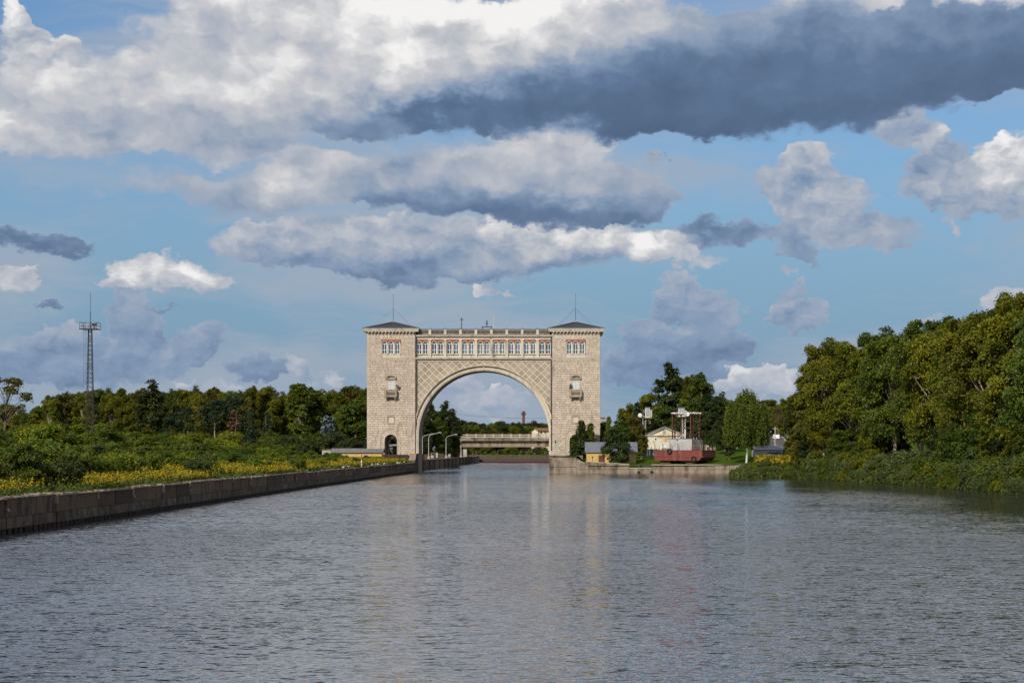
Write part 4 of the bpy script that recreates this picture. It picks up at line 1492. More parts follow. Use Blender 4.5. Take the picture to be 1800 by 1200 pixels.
# yellow store beside the left tower
YY = 440.0
t = thing('yellow_store', (*at(627, 800, YY)[:2], 3.2), 'long low yellow building with half-round windows in front of the left tower', 'building')
x0, x1 = at(583.5, 0, YY)[0], at(671, 0, YY)[0]
zt, zb = at(0, 795.5, YY)[2], 1.9
MB().box(x0, x1, YY, YY + 4.6, zb, zt).build('wall', M['yellow'], t)
o = MB().xprism([(YY - .35, zt), (YY + 2.3, zt + .85), (YY + 4.95, zt), (YY + 4.95, zt + .12), (YY + 2.3, zt + .98), (YY - .35, zt + .12)], x0 - .3, x1 + .35).build('roof', M['oldroof'], t)
s_ = MB()
for i in range(15):
    xx = x0 - .3 + (x1 - x0 + .6) * i / 14
    s_.tube((xx, YY - .35, zt + .13), (xx, YY + 2.3, zt + .99), .035, n=4)
s_.build('seams', M['zinc'], o, kind='stuff')
MB().xprism([(YY + .1, zt + .003), (YY + 2.3, zt + .8), (YY + 4.5, zt + .003)], x1 - .2, x1 + .05).build('gable', M['iron'], t)
for px in (608.5, 643.5):
    xc = at(px, 0, YY)[0]
    zc = at(0, 805.2, YY)[2]
    f = MB().arc(xc, zc, .62, .76, 0, math.pi, YY - .06, YY + .02, 12).box(xc - .76, xc + .76, YY - .06, YY + .02, zc - .10, zc)
    for a in (45, 90, 135):
        f.tube((xc, YY - .02, zc), (xc + .66 * math.cos(math.radians(a)), YY - .02, zc + .66 * math.sin(math.radians(a))), .025, n=4)
    w_ = f.build('window', M['oldroof'], t)
    MB().prism([(xc + .65 * math.cos(math.pi * i / 10), zc + .65 * math.sin(math.pi * i / 10)) for i in range(11)], YY - .012, YY + .01).build('pane', M['carglass'], w_)
for i in range(4):
    MB().tube((x1 + .3 + i * .35, YY + .3 + i * .5, 2.4), (x1 + .3 + i * .35, YY + .3 + i * .5, zt - .1), .035).build('rail_post', M['iron'], t)
t = thing('concrete_block', (*at(574, 800, 441)[:2], 3), 'plain grey concrete block house at the left end of the yellow store', 'building')
x0b, x1b = at(566, 0, 441)[0], at(582.6, 0, 441)[0]
MB().box(x0b, x1b, 441, 444, 1.9, at(0, 790.4, 441)[2]).build('wall', M['conc_l'], t)
MB().box(x0b - .1, x1b - .02, 440.85, 444.2, at(0, 790.4, 441)[2], at(0, 789.4, 441)[2]).build('roof', M['conc'], t)
# grey shed seen through the passage
t = thing('grey_shed', (*at(689, 800, 482)[:2], 3.7), 'grey shed with a pale roof seen through the passage of the left tower', 'shed')
x0b, x1b = at(681, 0, 482)[0], at(700, 0, 482)[0]
zt = at(0, 784.4, 482)[2]
MB().box(x0b, x1b, 482, 486, 3.5, zt).build('wall', mat('grey_shed_wall', (.16, .16, .165), .8), t)
MB().xprism([(481.6, zt), (486.4, zt + .5), (486.4, zt + .62), (481.6, zt + .12)], x0b - .2, x1b + .2).build('roof', M['grey_steel'], t)
for i in range(5):
    xx = x0b + .25 + i * .5
    MB().box(xx, xx + .44, 481.95, 482, 3.7, zt - .1).build('wall_panel', mat('grey_shed_wall', (.17, .17, .175), .8) if i == 0 else bpy.data.materials['grey_shed_wall'], t)
# white marker post on the left quay
t = thing('marker_post', (*at(635.5, 0, 330)[:2], 2.1), 'white marker post with a dark top on the left quay before the yellow store', 'post')
x_ = at(635.5, 0, 330)[0]
MB().tube((x_, 330, 2.1), (x_, 330, 3.35), .085, n=8).build('post', M['white'], t)
MB().tube((x_, 330, 3.35), (x_, 330, 4.15), .09, n=8).build('dark_top', M['wood'], t)

# yellow shed with metal roof on the right quay
YR_ = 444.0
t = thing('yellow_shed', (*at(1075, 812, YR_)[:2], 2.3), 'yellow shed with a blue-grey seamed metal roof and red-brown door', 'shed')
X = lambda px: at(px, 0, YR_)[0]
Z = lambda py: at(0, py, YR_)[2]
MB().box(X(1031), X(1118), YR_, YR_ + 5, 1.7, Z(795)).build('wall', M['yellow'], t)
seam_roof(X(1031), X(1118), YR_, YR_ + 5, Z(795.2), Z(777.5), .35, t, M['metalroof'], 14)
MB().xprism([(YR_ + .02, Z(795)), (YR_ + 2.5, Z(778.5)), (YR_ + 4.98, Z(795))], X(1031) + .02, X(1118) - .02).build('gable', M['yellow'], t)
d = MB().box(X(1052), X(1063), YR_ - .05, YR_ + .02, 1.75, Z(800)).build('door', M['door_red'], t)
MB().box(X(1059.5), X(1061.5), YR_ - .08, YR_ - .05, Z(804.8), Z(804)).build('sign', M['white'], d)
MB().box(X(1109), X(1111), YR_ - .04, YR_ + .02, 1.8, Z(803)).build('window', M['grey_steel'], t)
t = thing('lamp_bollard', (*at(1041.5, 0, 439)[:2], 2.0), 'small black lamp on a short post before the yellow shed', 'lamp')
x_ = at(1041.5, 0, 439)[0]
MB().tube((x_, 439, 1.9), (x_, 439, 3.25), .05).build('post', M['iron'], t)
MB().ball((x_, 439, 3.35), .19, 8, 6).build('lantern', M['iron'], t)

# cream gabled house
YH = 486.0
t = thing('cream_house', (*at(1168, 800, YH)[:2], 3.0), 'cream gabled house with peeling plaster behind the red barge', 'house')
X = lambda px: at(px, 0, YH)[0]
Z = lambda py: at(0, py, YH)[2]
MB().prism([(X(1137), 2.8), (X(1201), 2.8), (X(1201), Z(763.5)), (X(1168.5), Z(751.6)), (X(1137), Z(763.5))], YH, YH + 12).build('wall', M['cream'], t)
for a, b in (((1134, 764.6), (1168.5, 750.6)), ((1168.5, 750.6), (1204, 764.6))):
    m = MB()
    m.prism([(X(a[0]), Z(a[1])), (X(b[0]), Z(b[1])), (X(b[0]), Z(b[1] - 1.5)), (X(a[0]), Z(a[1] - 1.5))], YH - .6, YH + 12.4)
    m.build('roof', M['oldroof'], t)
    m = MB().prism([(X(a[0]) + (.4 if a[0] < 1150 else 0), Z(a[1] + 1.2)), (X(b[0]) - (.4 if b[0] > 1190 else 0), Z(b[1] + 1.2)), (X(b[0]), Z(b[1])), (X(a[0]), Z(a[1]))], YH - .45, YH)
    m.build('bargeboard', M['cream'], t)
MB().box(X(1137) - .2, X(1201) + .2, YH - .22, YH, Z(766.6), Z(765.2)).box(X(1137) - .3, X(1201) + .3, YH - .4, YH, Z(765.2), Z(764.4)).build('cornice', M['cream'], t)
f = MB()
f.box(X(1165), X(1165.7), YH - .06, YH, Z(763.4), Z(756)).box(X(1170.3), X(1171), YH - .06, YH, Z(763.4), Z(756)).box(X(1165.7), X(1170.3), YH - .06, YH, Z(757), Z(756)).box(X(1165.7), X(1170.3), YH - .06, YH, Z(763.4), Z(762.6))
w_ = f.build('gable_window', M['grey_steel'], t)
for i in range(6):
    MB().box(X(1165.7), X(1170.3), YH - .03, YH, Z(762.5 - i * .93), Z(761.7 - i * .93)).build('slat', M['louvre'], w_)
for px in (1152.7, 1183):
    MB().box(X(px - 1.3), X(px + 1.3), YH - .02, YH + .02, Z(773), Z(770.3)).build('vent', M['dark'], t)
xc, zc = X(1168), Z(793)
MB().arc(xc, zc, 6.6 * YH / F, 10.5 * YH / F, math.radians(20), math.radians(160), YH - .1, YH, 14).build('door_arch', M['white'], t)
d = MB().box(X(1163.6), X(1172.5), YH - .06, YH, 2.9, Z(788)).build('door', M['wood'], t)
# metal fence beside it
t = thing('metal_fence', (*at(1150, 800, 470)[:2], 2.8), 'grey-green sheet metal fence between the yellow shed and the barge', 'fence')
mf = mat('grey_green_sheet', (.11, .135, .13), .6, (.16, .18, .175), 1.0, rnd=.25)
X = lambda px: at(px, 0, 470)[0]
Z = lambda py: at(0, py, 470)[2]
for i in range(12):
    a = 1131 + i * 3.6
    MB().box(X(a) + .02, X(a + 3.6) - .02, 470 + .04 * (i % 2), 470.1 + .04 * (i % 2), 2.4, Z(788.6 + (i % 3) * .3)).build('panel', mf, t)
for i in range(4):
    MB().box(X(1131 + i * 14), X(1131 + i * 14) + .1, 470.2, 470.3, 2.4, Z(784.5)).build('post', M['iron'], t)
# white shed and covered vehicle on the right
YW = 448.0
t = thing('white_shed', (*at(1350, 803, YW)[:2], 3.1), 'white shed with a blue-grey metal roof at the end of the road', 'shed')
X = lambda px: at(px, 0, YW)[0]
Z = lambda py: at(0, py, YW)[2]
MB().box(X(1326), X(1376), YW, YW + 6, 2.6, Z(790.6)).build('wall', M['grey_steel'], t)
MB().xprism([(YW - .3, Z(790.8)), (YW + 3, Z(784)), (YW + 6.3, Z(790.8)), (YW + 6.3, Z(790)), (YW + 3, Z(783)), (YW - .3, Z(790))], X(1325) - .1, X(1377)).build('roof', M['metalroof'], t)
MB().box(X(1331), X(1340), YW - .04, YW, 2.7, Z(794)).build('door', M['louvre'], t)
t = thing('covered_vehicle', (*at(1363, 803, 443)[:2], 2.9), 'vehicle wrapped in a bright blue tarpaulin beside the white shed', 'covered vehicle')
X = lambda px: at(px, 0, 443)[0]
Z = lambda py: at(0, py, 443)[2]
m = MB()
prof = [(1349, 803), (1349.4, 797), (1352, 794.2), (1360, 794.6), (1368, 793.6), (1374, 795), (1377, 799), (1377.4, 803)]
m.prism([(X(a), Z(b)) for a, b in prof], 442.5, 445)
for a, b in prof[1:-1]:
    pass
m.build('tarpaulin', M['blue_tarp'], t)
m = MB().prism([(X(1366), Z(803)), (X(1367), Z(798.8)), (X(1371), Z(798)), (X(1374), Z(803))], 442.3, 442.5).build('loose_flap', M['wood'], t)
MB().tube((X(1353), 442.6, 2.9), (X(1353), 442.85, 2.9), .33, n=12).tube((X(1372), 442.6, 2.9), (X(1372), 442.85, 2.9), .33, n=12).build('wheels', M['rubber'], t)

# --- road climbing away with a white car, fence and poles
ra = MB()
pts = [(447.0, 56.5), (478, 54.5), (520, 57.5), (560, 61.5), (600, 65.5), (640, 69.5), (700, 79)]
rd, kb1, kb2 = [], MB(), MB()


def road_x(y):
    return interp(y, pts)


yy = [447 + i * 8 for i in range(32)]
vs, fs = [], []
for y in yy:
    for j in range(7):
        x = road_x(y) - 3.2 + j * 6.4 / 6
        vs.append((x, y, H(x, y) + .12))
n = 7
for j in range(len(yy) - 1):
    for i in range(n - 1):
        k_ = j * n + i
        fs.append((k_, k_ + 1, k_ + n + 1, k_ + n))
MB().add(vs, fs).build('road', M['asphalt'], smooth=True, kind='structure')
for sx, nm_ in ((-1, 'road_kerb'), (1, 'road_kerb')):
    kb = MB()
    for y in yy[:-1]:
        a, b = road_x(y) + sx * 3.35, road_x(y + 8) + sx * 3.35
        za, zb_ = H(a, y), H(b, y + 8)
        kb.add([(a - .16, y, za - .1), (a + .16, y, za - .1), (a + .16, y, za + .27), (a - .16, y, za + .27), (b - .16, y + 8, zb_ - .1), (b + .16, y + 8, zb_ - .1), (b + .16, y + 8, zb_ + .27), (b - .16, y + 8, zb_ + .27)],
               [(0, 1, 2, 3), (1, 0, 4, 5), (2, 1, 5, 6), (3, 2, 6, 7), (0, 3, 7, 4), (7, 6, 5, 4)])
    kb.build(nm_, M['kerb'], kind='structure')
dm = MB()
for i in range(10):
    y = 470 + i * 16
    a, b = road_x(y), road_x(y + 6)
    dm.add([(a - .09, y, H(a, y) + .15), (a + .09, y, H(a, y) + .15), (b + .09, y + 6, H(b, y + 6) + .15), (b - .09, y + 6, H(b, y + 6) + .15)], [(0, 1, 2, 3)])
dm.build('road_marking', M['white'], kind='structure')
# guard rail and red-brown fence on the right of the road
fz = thing('sheet_fence', (74, 600, 8), 'red-brown sheet fence climbing along the right side of the road', 'fence')
mr = mat('red_brown_sheet', (.12, .055, .04), .8, (.09, .045, .035), 1.0, rnd=.25)
for i in range(26):
    y = 545 + i * 5
    a, b = road_x(y) + 8.5, road_x(y + 5) + 8.5
    za = H(a, y)
    MB().add([(a, y + .04, za), (b, y + 4.96, za + .2), (b + .08, y + 4.96, za + .2), (a + .08, y + .04, za), (a, y + .04, za + 2.3), (b, y + 4.96, za + 2.45), (b + .08, y + 4.96, za + 2.45), (a + .08, y + .04, za + 2.3)],
             [(0, 1, 5, 4), (1, 2, 6, 5), (2, 3, 7, 6), (3, 0, 4, 7), (4, 5, 6, 7), (3, 2, 1, 0)]).build('panel', mr, fz)
gr = thing('guard_rail', (70, 560, 7), 'pale guard rail on the right edge of the climbing road', 'guard rail')
g = MB()
for i in range(18):
    y = 490 + i * 9
    a, b = road_x(y) + 4.6, road_x(y + 9) + 4.6
    za, zb_ = H(a, y) + .55, H(b, y + 9) + .55
    g.add([(a, y, za), (b, y + 9, zb_), (b, y + 9, zb_ + .35), (a, y, za + .35), (a + .06, y, za), (b + .06, y + 9, zb_), (b + .06, y + 9, zb_ + .35), (a + .06, y, za + .35)],
          [(0, 1, 2, 3), (7, 6, 5, 4), (3, 2, 6, 7), (1, 0, 4, 5), (0, 3, 7, 4), (2, 1, 5, 6)])
    MB().box(a + .06, a + .2, y - .06, y + .06, H(a, y) - .1, za + .35).build('post', M['conc_l'], gr)
g.build('rail', M['kerb'], gr)
# car
cy = 596.0
cx = road_x(cy) + 1.0
car = thing('parked_car', (cx, cy, H(cx, cy) + .13), 'white car driving up the road between the trees', 'car')
zc = H(cx, cy) + .15
body = MB()
prof = [(0, .28), (0, .85), (.12, 1.0), (1.0, 1.02), (1.5, 1.45), (2.9, 1.45), (3.5, 1.0), (4.2, .88), (4.3, .5), (4.2, .28)]
body.xprism([(cy + a, zc + b) for a, b in prof[:3] + [(.25, 1.02), (.55, 1.46)] + prof[5:]], cx - .88, cx + .88)
body.build('body', M['carwhite'], car)
MB().add([(cx - .68, cy + .30, zc + 1.06), (cx + .68, cy + .30, zc + 1.06), (cx + .60, cy + .50, zc + 1.40), (cx - .60, cy + .50, zc + 1.40)], [(0, 1, 2, 3)]).build('rear_window', M['carglass'], car)
for sx in (-1, 1):
    MB().box(cx + sx * .89 - .012, cx + sx * .89 + .012, cy + .9, cy + 2.9, zc + 1.02, zc + 1.36).build('side_window', M['carglass'], car)
    MB().box(cx + sx * .72 - .12, cx + sx * .72 + .12, cy - .03, cy + .03, zc + .72, zc + .98).build('tail_light', M['taillight'], car)
    for yy_ in (.75, 3.4):
        MB().tube((cx + sx * .70, cy + yy_, zc + .31), (cx + sx * .90, cy + yy_, zc + .31), .31, n=14).build('wheel', M['rubber'], car)
MB().box(cx - .9, cx + .9, cy - .08, cy + .05, zc + .30, zc + .56).build('bumper', M['carwhite'], car)
MB().box(cx - .26, cx + .26, cy - .095, cy - .08, zc + .60, zc + .72).build('number_plate', M['lamp'], car)
# poles
for px, py0, py1, Y, lab in ((1347, 746, 786, 500, 'pale concrete pole left of the climbing road'), (1362.5, 750, 786, 488, 'concrete pole standing before the white car'), (1390, 757, 790, 470, 'concrete pole right of the climbing road')):
    x_, y_, z1 = at(px, py0, Y)
    zb_ = H(x_, Y) - .3
    t = thing('utility_pole', (x_, Y, zb_), lab, 'pole', 'concrete poles by the road')
    MB().tube((x_, Y, zb_), (x_, Y, z1), .17, .11, 8).build('pole', M['conc_l'], t)
    MB().box(x_ - .7, x_ + .7, Y - .06, Y + .06, z1 - .5, z1 - .38).build('cross_arm', M['conc_l'], t)

# ------------------------------------------------------------------ red landing pontoon set ashore
TH = math.radians(30)
BS = 437 / F
bg_ = thing('landing_pontoon', (0, 0, 0), 'red steel landing pontoon set ashore with a grey cabin and rust-brown frames', 'pontoon')
W_, L_, HB = 7.0, 11.6, 2.35


def hull_side(x0, x1, z0, z1, pr, mtl, nm, par=bg_):
    return MB().box(x0, x1, -pr, .04, z0, z1).build(nm, mtl, par)


core = MB().xprism([(.03, .04), (W_ - .03, .04), (W_ - .03, HB - .04), (.03, HB - .04)], -L_ + .02, -.9)
core.v += []
core.prism([(-.9, .04), (-.9, HB - .04), (-.03, HB - .04), (-.03, 1.0), (-.5, .35)], .03, W_ - .03)
core.build('hull', M['redpaint'], bg_)
xs = [-L_, -L_ + 2.0, -L_ + 4.0, -L_ + 5.7, -L_ + 7.1, -L_ + 9.2, -.9]
for a, b in zip(xs[:-1], xs[1:]):
    hull_side(a + .03, b - .03, .06, .80, .05, M['redpaint'], 'hull_plate')
    hull_side(a + .03, b - .03, .84, HB - .08, .02, M['redpaint'], 'hull_plate')
for x in xs[:-1]:
    MB().box(x - .05, x + .05, -.10, .02, .05, HB + (1.45 if x in (xs[0], xs[1], xs[2], xs[3], xs[5]) else 0)).build('rib', M['redpaint'], bg_)
MB().box(-.88, -.02, -.04, .04, .82, HB - .08).build('hull_plate', M['redpaint'], bg_)
for i in range(4):
    MB().box(-.03, .03, .1 + i * 1.72, 1.78 + i * 1.72, 1.02, HB - .08).build('bow_plate', M['redpaint'], bg_)
MB().box(-.25, .35, -.05, W_ + .05, .82, .98).build('bow_fender', M['wood'], bg_)
MB().box(-L_ - .08, .06, -.10, W_ + .08, HB - .06, HB).build('deck_edge', M['redpaint'], bg_)
for x, y in ((-L_ + 2.2, 1), (-L_ + 2.2, 6), (-3, 1), (-3, 6)):
    MB().box(x - 1.2, x + 1.2, y - .3, y + .3, -.55, .04).build('support_block', M['wood'], bg_)
# cabin
CX0, CX1, CY0, CY1, CH = -8.6, -2.9, .8, 6.2, 2.5
cab = MB().box(CX0, CX1, CY0, CY1, HB, HB + CH).build('cabin', M['grey_steel'], bg_)
MB().box(CX0 - .06, CX1 + .06, CY0 - .06, CY1 + .06, HB + CH, HB + CH + .12).build('cabin_roof', M['frame_rust'], cab)
for a, b in ((-7.6, -6.9), (-5.6, -4.85)):
    MB().box(a, b, CY0 - .05, CY0, HB + .9, HB + 1.9).build('hatch', M['louvre'], cab)
d_ = MB().box(-6.6, -5.9, CY0 - .06, CY0, HB + .05, HB + 1.95).build('cabin_door', M['grey_steel'], cab)
MB().box(-6.35, -6.15, CY0 - .075, CY0 - .055, HB + 1.35, HB + 1.55).build('porthole', M['dark'], cab)
MB().tube((-6.4, CY0 - .2, HB + 2.25), (-6.4, CY0, HB + 2.35), .16, .05, 8).build('cabin_lamp', M['iron'], cab)
for i in range(3):
    MB().box(CX1 - .02, CX1 + .03, CY0 + .1 + i * 1.8, CY0 + 1.8 + i * 1.8, HB + .05, HB + CH - .06).build('side_panel', M['louvre'], cab)
# tall portal frames
ZT = HB + CH + 5.35
for x in (-7.9, -3.4):
    fr = MB()
    for y in (1.3, 2.5, 5.6):
        fr.box(x - .11, x + .11, y - .11, y + .11, HB + CH + .12, ZT)
    fr.box(x - .12, x + .12, 1.0, 6.4, ZT, ZT + .2)
    fr.box(x - .08, x + .08, 1.3, 5.6, ZT - 1.6, ZT - 1.45)
    fr.build('portal_frame', M['frame_rust'], bg_)
fr = MB().box(-7.79, -5.2, 1.22, 1.4, ZT + .02, ZT + .18).box(-3.29, -1.2, 1.22, 1.4, ZT + .02, ZT + .18).box(-6.4, -3.5, 2.5, 2.62, ZT - 1.58, ZT - 1.44).box(-3.29, -1.6, 2.5, 2.62, ZT - 1.58, ZT - 1.44)
fr.box(-1.7, -1.6, 2.45, 2.6, ZT - 1.6, ZT)
fr.build('cross_beam', M['frame_rust'], bg_)
wi = MB()
for x in (-7.9, -3.4):
    for y in (1.3, 2.5):
        wi.tube((x, y, ZT), (x, y, ZT + .35), .05)
wi.build('insulators', M['white'], bg_)
# rails
rl = MB()
for (xa, ya), (xb, yb) in (((-L_ + .2, 0), (-.3, 0)), ((0, .2), (0, W_ - .2))):
    for i in range(7):
        t_ = i / 6
        rl.tube((xa + (xb - xa) * t_, ya + (yb - ya) * t_, HB), (xa + (xb - xa) * t_, ya + (yb - ya) * t_, HB + 1.1), .03, n=5)
    rl.tube((xa, ya, HB + 1.1), (xb, yb, HB + 1.1), .02, n=5).tube((xa, ya, HB + .6), (xb, yb, HB + .6), .016, n=4)
rl.build('deck_rail', M['louvre'], bg_)
rl = MB()
zc = HB + CH + .12
for i in range(6):
    t_ = i / 5
    rl.tube((CX0 + (CX1 - CX0) * t_, CY0 + .1, zc), (CX0 + (CX1 - CX0) * t_, CY0 + .1, zc + 1.0), .03, n=5)
    rl.tube((CX1 - .1, CY0 + .1 + (CY1 - CY0) * t_, zc), (CX1 - .1, CY0 + .1 + (CY1 - CY0) * t_, zc + 1.0), .03, n=5)
for z_ in (.5, 1.0):
    rl.tube((CX0, CY0 + .1, zc + z_), (CX1, CY0 + .1, zc + z_), .022, n=4).tube((CX1 - .1, CY0 + .1, zc + z_), (CX1 - .1, CY1, zc + z_), .022, n=4)
rl.box(-3.4, -1.2, 2.2, 2.3, zc + 2.1, zc + 2.2).box(-6.3, -3.4, 2.2, 2.3, zc + 2.2, zc + 2.3)
rl.build('roof_rail', M['frame_rust'], bg_)
MB().tube((-4.9, 1.6, zc), (-4.9, 1.6, zc + 1.9), .16, n=10).build('vent_pipe', M['white'], bg_)
MB().tube((-6.8, 2.0, zc), (-5.6, 2.0, zc + .9), .07).tube((-5.6, 2, zc + .9), (-5.2, 2.2, zc + .2), .07).build('davit', M['white'], bg_)
m = MB().box(-4.2, -3.6, 2, 2.6, zc, zc + .8).build('winch', M['iron'], bg_)
# stairs up the side of the cabin
st_ = MB()
for sx in (0, .7):
    st_.add([(CX1 + .1 + sx, 1.4, HB + CH), (CX1 + .18 + sx, 1.4, HB + CH), (CX1 + .18 + sx, 4.6, HB + .05), (CX1 + .1 + sx, 4.6, HB + .05),
             (CX1 + .1 + sx, 1.4, HB + CH + .25), (CX1 + .18 + sx, 1.4, HB + CH + .25), (CX1 + .18 + sx, 4.6, HB + .30), (CX1 + .1 + sx, 4.6, HB + .30)],
            [(0, 1, 2, 3), (4, 7, 6, 5), (0, 4, 5, 1), (1, 5, 6, 2), (2, 6, 7, 3), (3, 7, 4, 0)])
s_ = st_.build('stair', M['white'], bg_)
for i in range(10):
    t_ = (i + .5) / 10
    y = 1.4 + 3.2 * t_
    MB().box(CX1 + .18, CX1 + .8, y - .12, y + .12, HB + CH - (CH - .05) * t_ + .1, HB + CH - (CH - .05) * t_ + .15).build('tread', M['wood'], s_)
# drums and bollards on deck
MB().tube((-1.2, 5.2, HB), (-1.2, 5.2, HB + 1.1), .45, n=12).build('drum', M['louvre'], bg_)
for x, y in ((-2.4, .5), (-.6, 1.2), (-.7, 4.2)):
    MB().tube((x, y, HB), (x, y, HB + .6), .22, .18, 10).tube((x, y, HB + .6), (x, y, HB + .72), .32, n=10).build('deck_bollard', M['redpaint'], bg_)
for x, z_ in ((-L_ + 3.7, HB - .25), (-1.9, .42)):
    ty = put(bpy.data.objects.new('tyre', tyre), bg_)
    ty.location = (x, -.22, z_)
    ty.scale = (1.6, 1.5, 1.6)
zb0 = 1.98 + .55
bg_.location = (*at(1234, 0, 437)[:2], zb0)
bg_.rotation_euler = (0, 0, -TH)

# --- instrument masts with louvred cabinets
def cabinet_mast(px, Y, cab_px, pyt, pyb, label, dish_px):
    s = Y / F
    X = lambda p: (p - VX) * s
    Z = lambda p: (VY - p) * s + HC
    t = thing('cabinet_mast', (X(px), Y, 3.0), label, 'mast')
    m = MB()
    for dx in (-.34, .34):
        for dy in (-.34, .34):
            m.tube((X(px) + dx, Y + dy, 2.6), (X(px) + dx, Y + dy, Z(pyb)), .07, n=6)
    m.build('column', M['grey_steel'], t)
    b = MB()
    z = 2.8
    k_ = 0
    while z < Z(pyb) - .7:
        for dy in (-.34, .34):
            b.tube((X(px) - .34, Y + dy, z), (X(px) + .34, Y + dy, z + .7), .035, n=4)
            b.tube((X(px) - .34, Y + dy, z), (X(px) + .34, Y + dy, z), .035, n=4)
        z += .7
    b.build('bracing', M['grey_steel'], t)
    MB().box(X(cab_px[0]) - .2, X(cab_px[1]) + .5, Y - 1.0, Y + 1.0, Z(pyb), Z(pyb) + .2).build('platform', M['conc_l'], t)
    c = MB().box(X(cab_px[0]), X(cab_px[1]), Y - .8, Y + .8, Z(pyb) + .2, Z(pyt) - .25).build('cabinet', M['white'], t)
    for i in range(9):
        zz = Z(pyb) + .35 + i * (Z(pyt) - Z(pyb) - .7) / 9
        MB().box(X(cab_px[0]) + .1, X(cab_px[1]) - .1, Y - .86, Y - .8, zz, zz + (Z(pyt) - Z(pyb) - .7) / 9 - .06).build('slat', M['louvre'], c)
    MB().box(X(cab_px[0]) - .1, X(cab_px[1]) + .1, Y - .95, Y + .95, Z(pyt) - .25, Z(pyt) - .05).build('cabinet_roof', M['metalroof'], c)
    MB().box(X(cab_px[1]) + .02, X(cab_px[1]) + .55, Y - .6, Y + .6, Z(pyb) + .3, Z(pyt) - .7).build('side_box', M['grey_steel'], t)
    MB().tube((X(dish_px), Y - .5, Z(pyb - 5)), (X(dish_px), Y - .2, Z(pyb - 5)), .5, .42, 14).tube((X(dish_px), Y - .2, Z(pyb - 5)), (X(px), Y, Z(pyb - 3)), .06).build('floodlight', M['white'], t)
    rr_ = MB()
    for xx in (X(cab_px[0]) - .9, X(cab_px[0]) - .5):
        rr_.tube((xx, Y - .9, Z(pyb)), (xx, Y - .9, Z(pyb) + 1.1), .03, n=5)
    rr_.build('guard_rail', M['conc_l'], t)


cabinet_mast(1202, 456, (1192.5, 1202.5), 715.5, 732.5, 'white lattice mast with a blue-roofed louvred cabinet behind the red pontoon', 1208)
cabinet_mast(1132.5, 470, (1134, 1142), 715, 734.5, 'white instrument mast with a louvred cabinet rising from the trees left of the cream house', 1125)

# ------------------------------------------------------------------ steel lattice mast on the left bank
YM = 300.0
sm = YM / F
mx, mz = (158.5 - VX) * sm, H((158.5 - VX) * sm, YM)
mast = thing('lattice_mast', (mx, YM, mz), 'tall rusty steel lattice mast with a railed platform and whip aerial on the left bank', 'mast')
zt = (VY - 579) * sm + HC
def wid(z):
    return (.58 + (.24 - .58) * (z - mz) / (zt - mz))
lg_ = [(-1, -1), (1, -1), (1, 1), (-1, 1)]
for sx, sy in lg_:
    MB().tube((mx + sx * wid(mz), YM + sy * wid(mz), mz - .4), (mx + sx * .24, YM + sy * .24, zt), .055, .045, 5).build('leg', M['mast'], mast)
br_ = MB()
z = mz
nn = 26
for i in range(nn):
    z1 = mz + (zt - mz) * (i + 1) / nn
    a, b = wid(z), wid(z1)
    for j in range(4):
        p, q2 = lg_[j], lg_[(j + 1) % 4]
        br_.tube((mx + p[0] * a, YM + p[1] * a, z), (mx + q2[0] * b, YM + q2[1] * b, z1), .024, n=4, caps=False)
        if i > 8:
            br_.tube((mx + q2[0] * a, YM + q2[1] * a, z), (mx + p[0] * b, YM + p[1] * b, z1), .024, n=4, caps=False)
        if i % 6 == 0:
            br_.tube((mx + p[0] * a, YM + p[1] * a, z), (mx + q2[0] * a, YM + q2[1] * a, z), .05, n=4, caps=False)
    z = z1
br_.build('bracing', M['mast'], mast)
la = MB()
lxp = mx - .9
for i in range(34):
    zz = zt - .2 - i * .42
    if zz < mz + 2:
        break
    if i % 3 == 0:
        la.tube((lxp, YM - .3, zz), (mx - .35, YM - .3, zz), .018, n=4, caps=False)
for xx in (lxp, lxp + .33):
    la.tube((xx, YM - .3, mz + 6), (xx, YM - .3, zt), .018, n=4)
la.build('ladder_cage', M['mast'], mast)
P = 1.3
MB().box(mx - P, mx + P, YM - P, YM + P, zt, zt + .1).box(mx - P - .03, mx + P + .03, YM - P - .03, YM - P + .05, zt - .08, zt).build('platform', M['mast'], mast)
rl = MB()
for sx in (-1, -.35, .35, 1):
    for sy in (-1, 1):
        rl.tube((mx + sx * P, YM + sy * P, zt), (mx + sx * P, YM + sy * P, zt + 1.02), .035, n=5)
for z_ in (.5, 1.0):
    for (a, b), (c, d) in (((-1, -1), (1, -1)), ((1, -1), (1, 1)), ((1, 1), (-1, 1)), ((-1, 1), (-1, -1))):
        rl.tube((mx + a * P, YM + b * P, zt + z_), (mx + c * P, YM + d * P, zt + z_), .03, n=4)
rl.tube((mx - 1.1, YM - P, zt), (mx - .5, YM - P, zt + 1), .02, n=4).tube((mx - .5, YM - P, zt), (mx - 1.1, YM - P, zt + 1), .02, n=4)
rl.build('platform_rail', M['mast'], mast)
MB().box(mx + .45, mx + 1.05, YM - .9, YM - .4, zt + .55, zt + .85).tube((mx + .6, YM - .7, zt + .1), (mx + .9, YM - .7, zt + .6), .04).tube((mx + .95, YM - .7, zt + .1), (mx + .6, YM - .7, zt + .6), .04).build('floodlight', M['iron'], mast)
zz = (VY - 515) * sm + HC
MB().tube((mx + .05, YM, zt), (mx + .05, YM, zt + 2.6), .06, n=6).tube((mx + .05, YM, zt + 2.6), (mx + .05, YM, zz), .032, n=5).build('whip_aerial', M['mast'], mast)
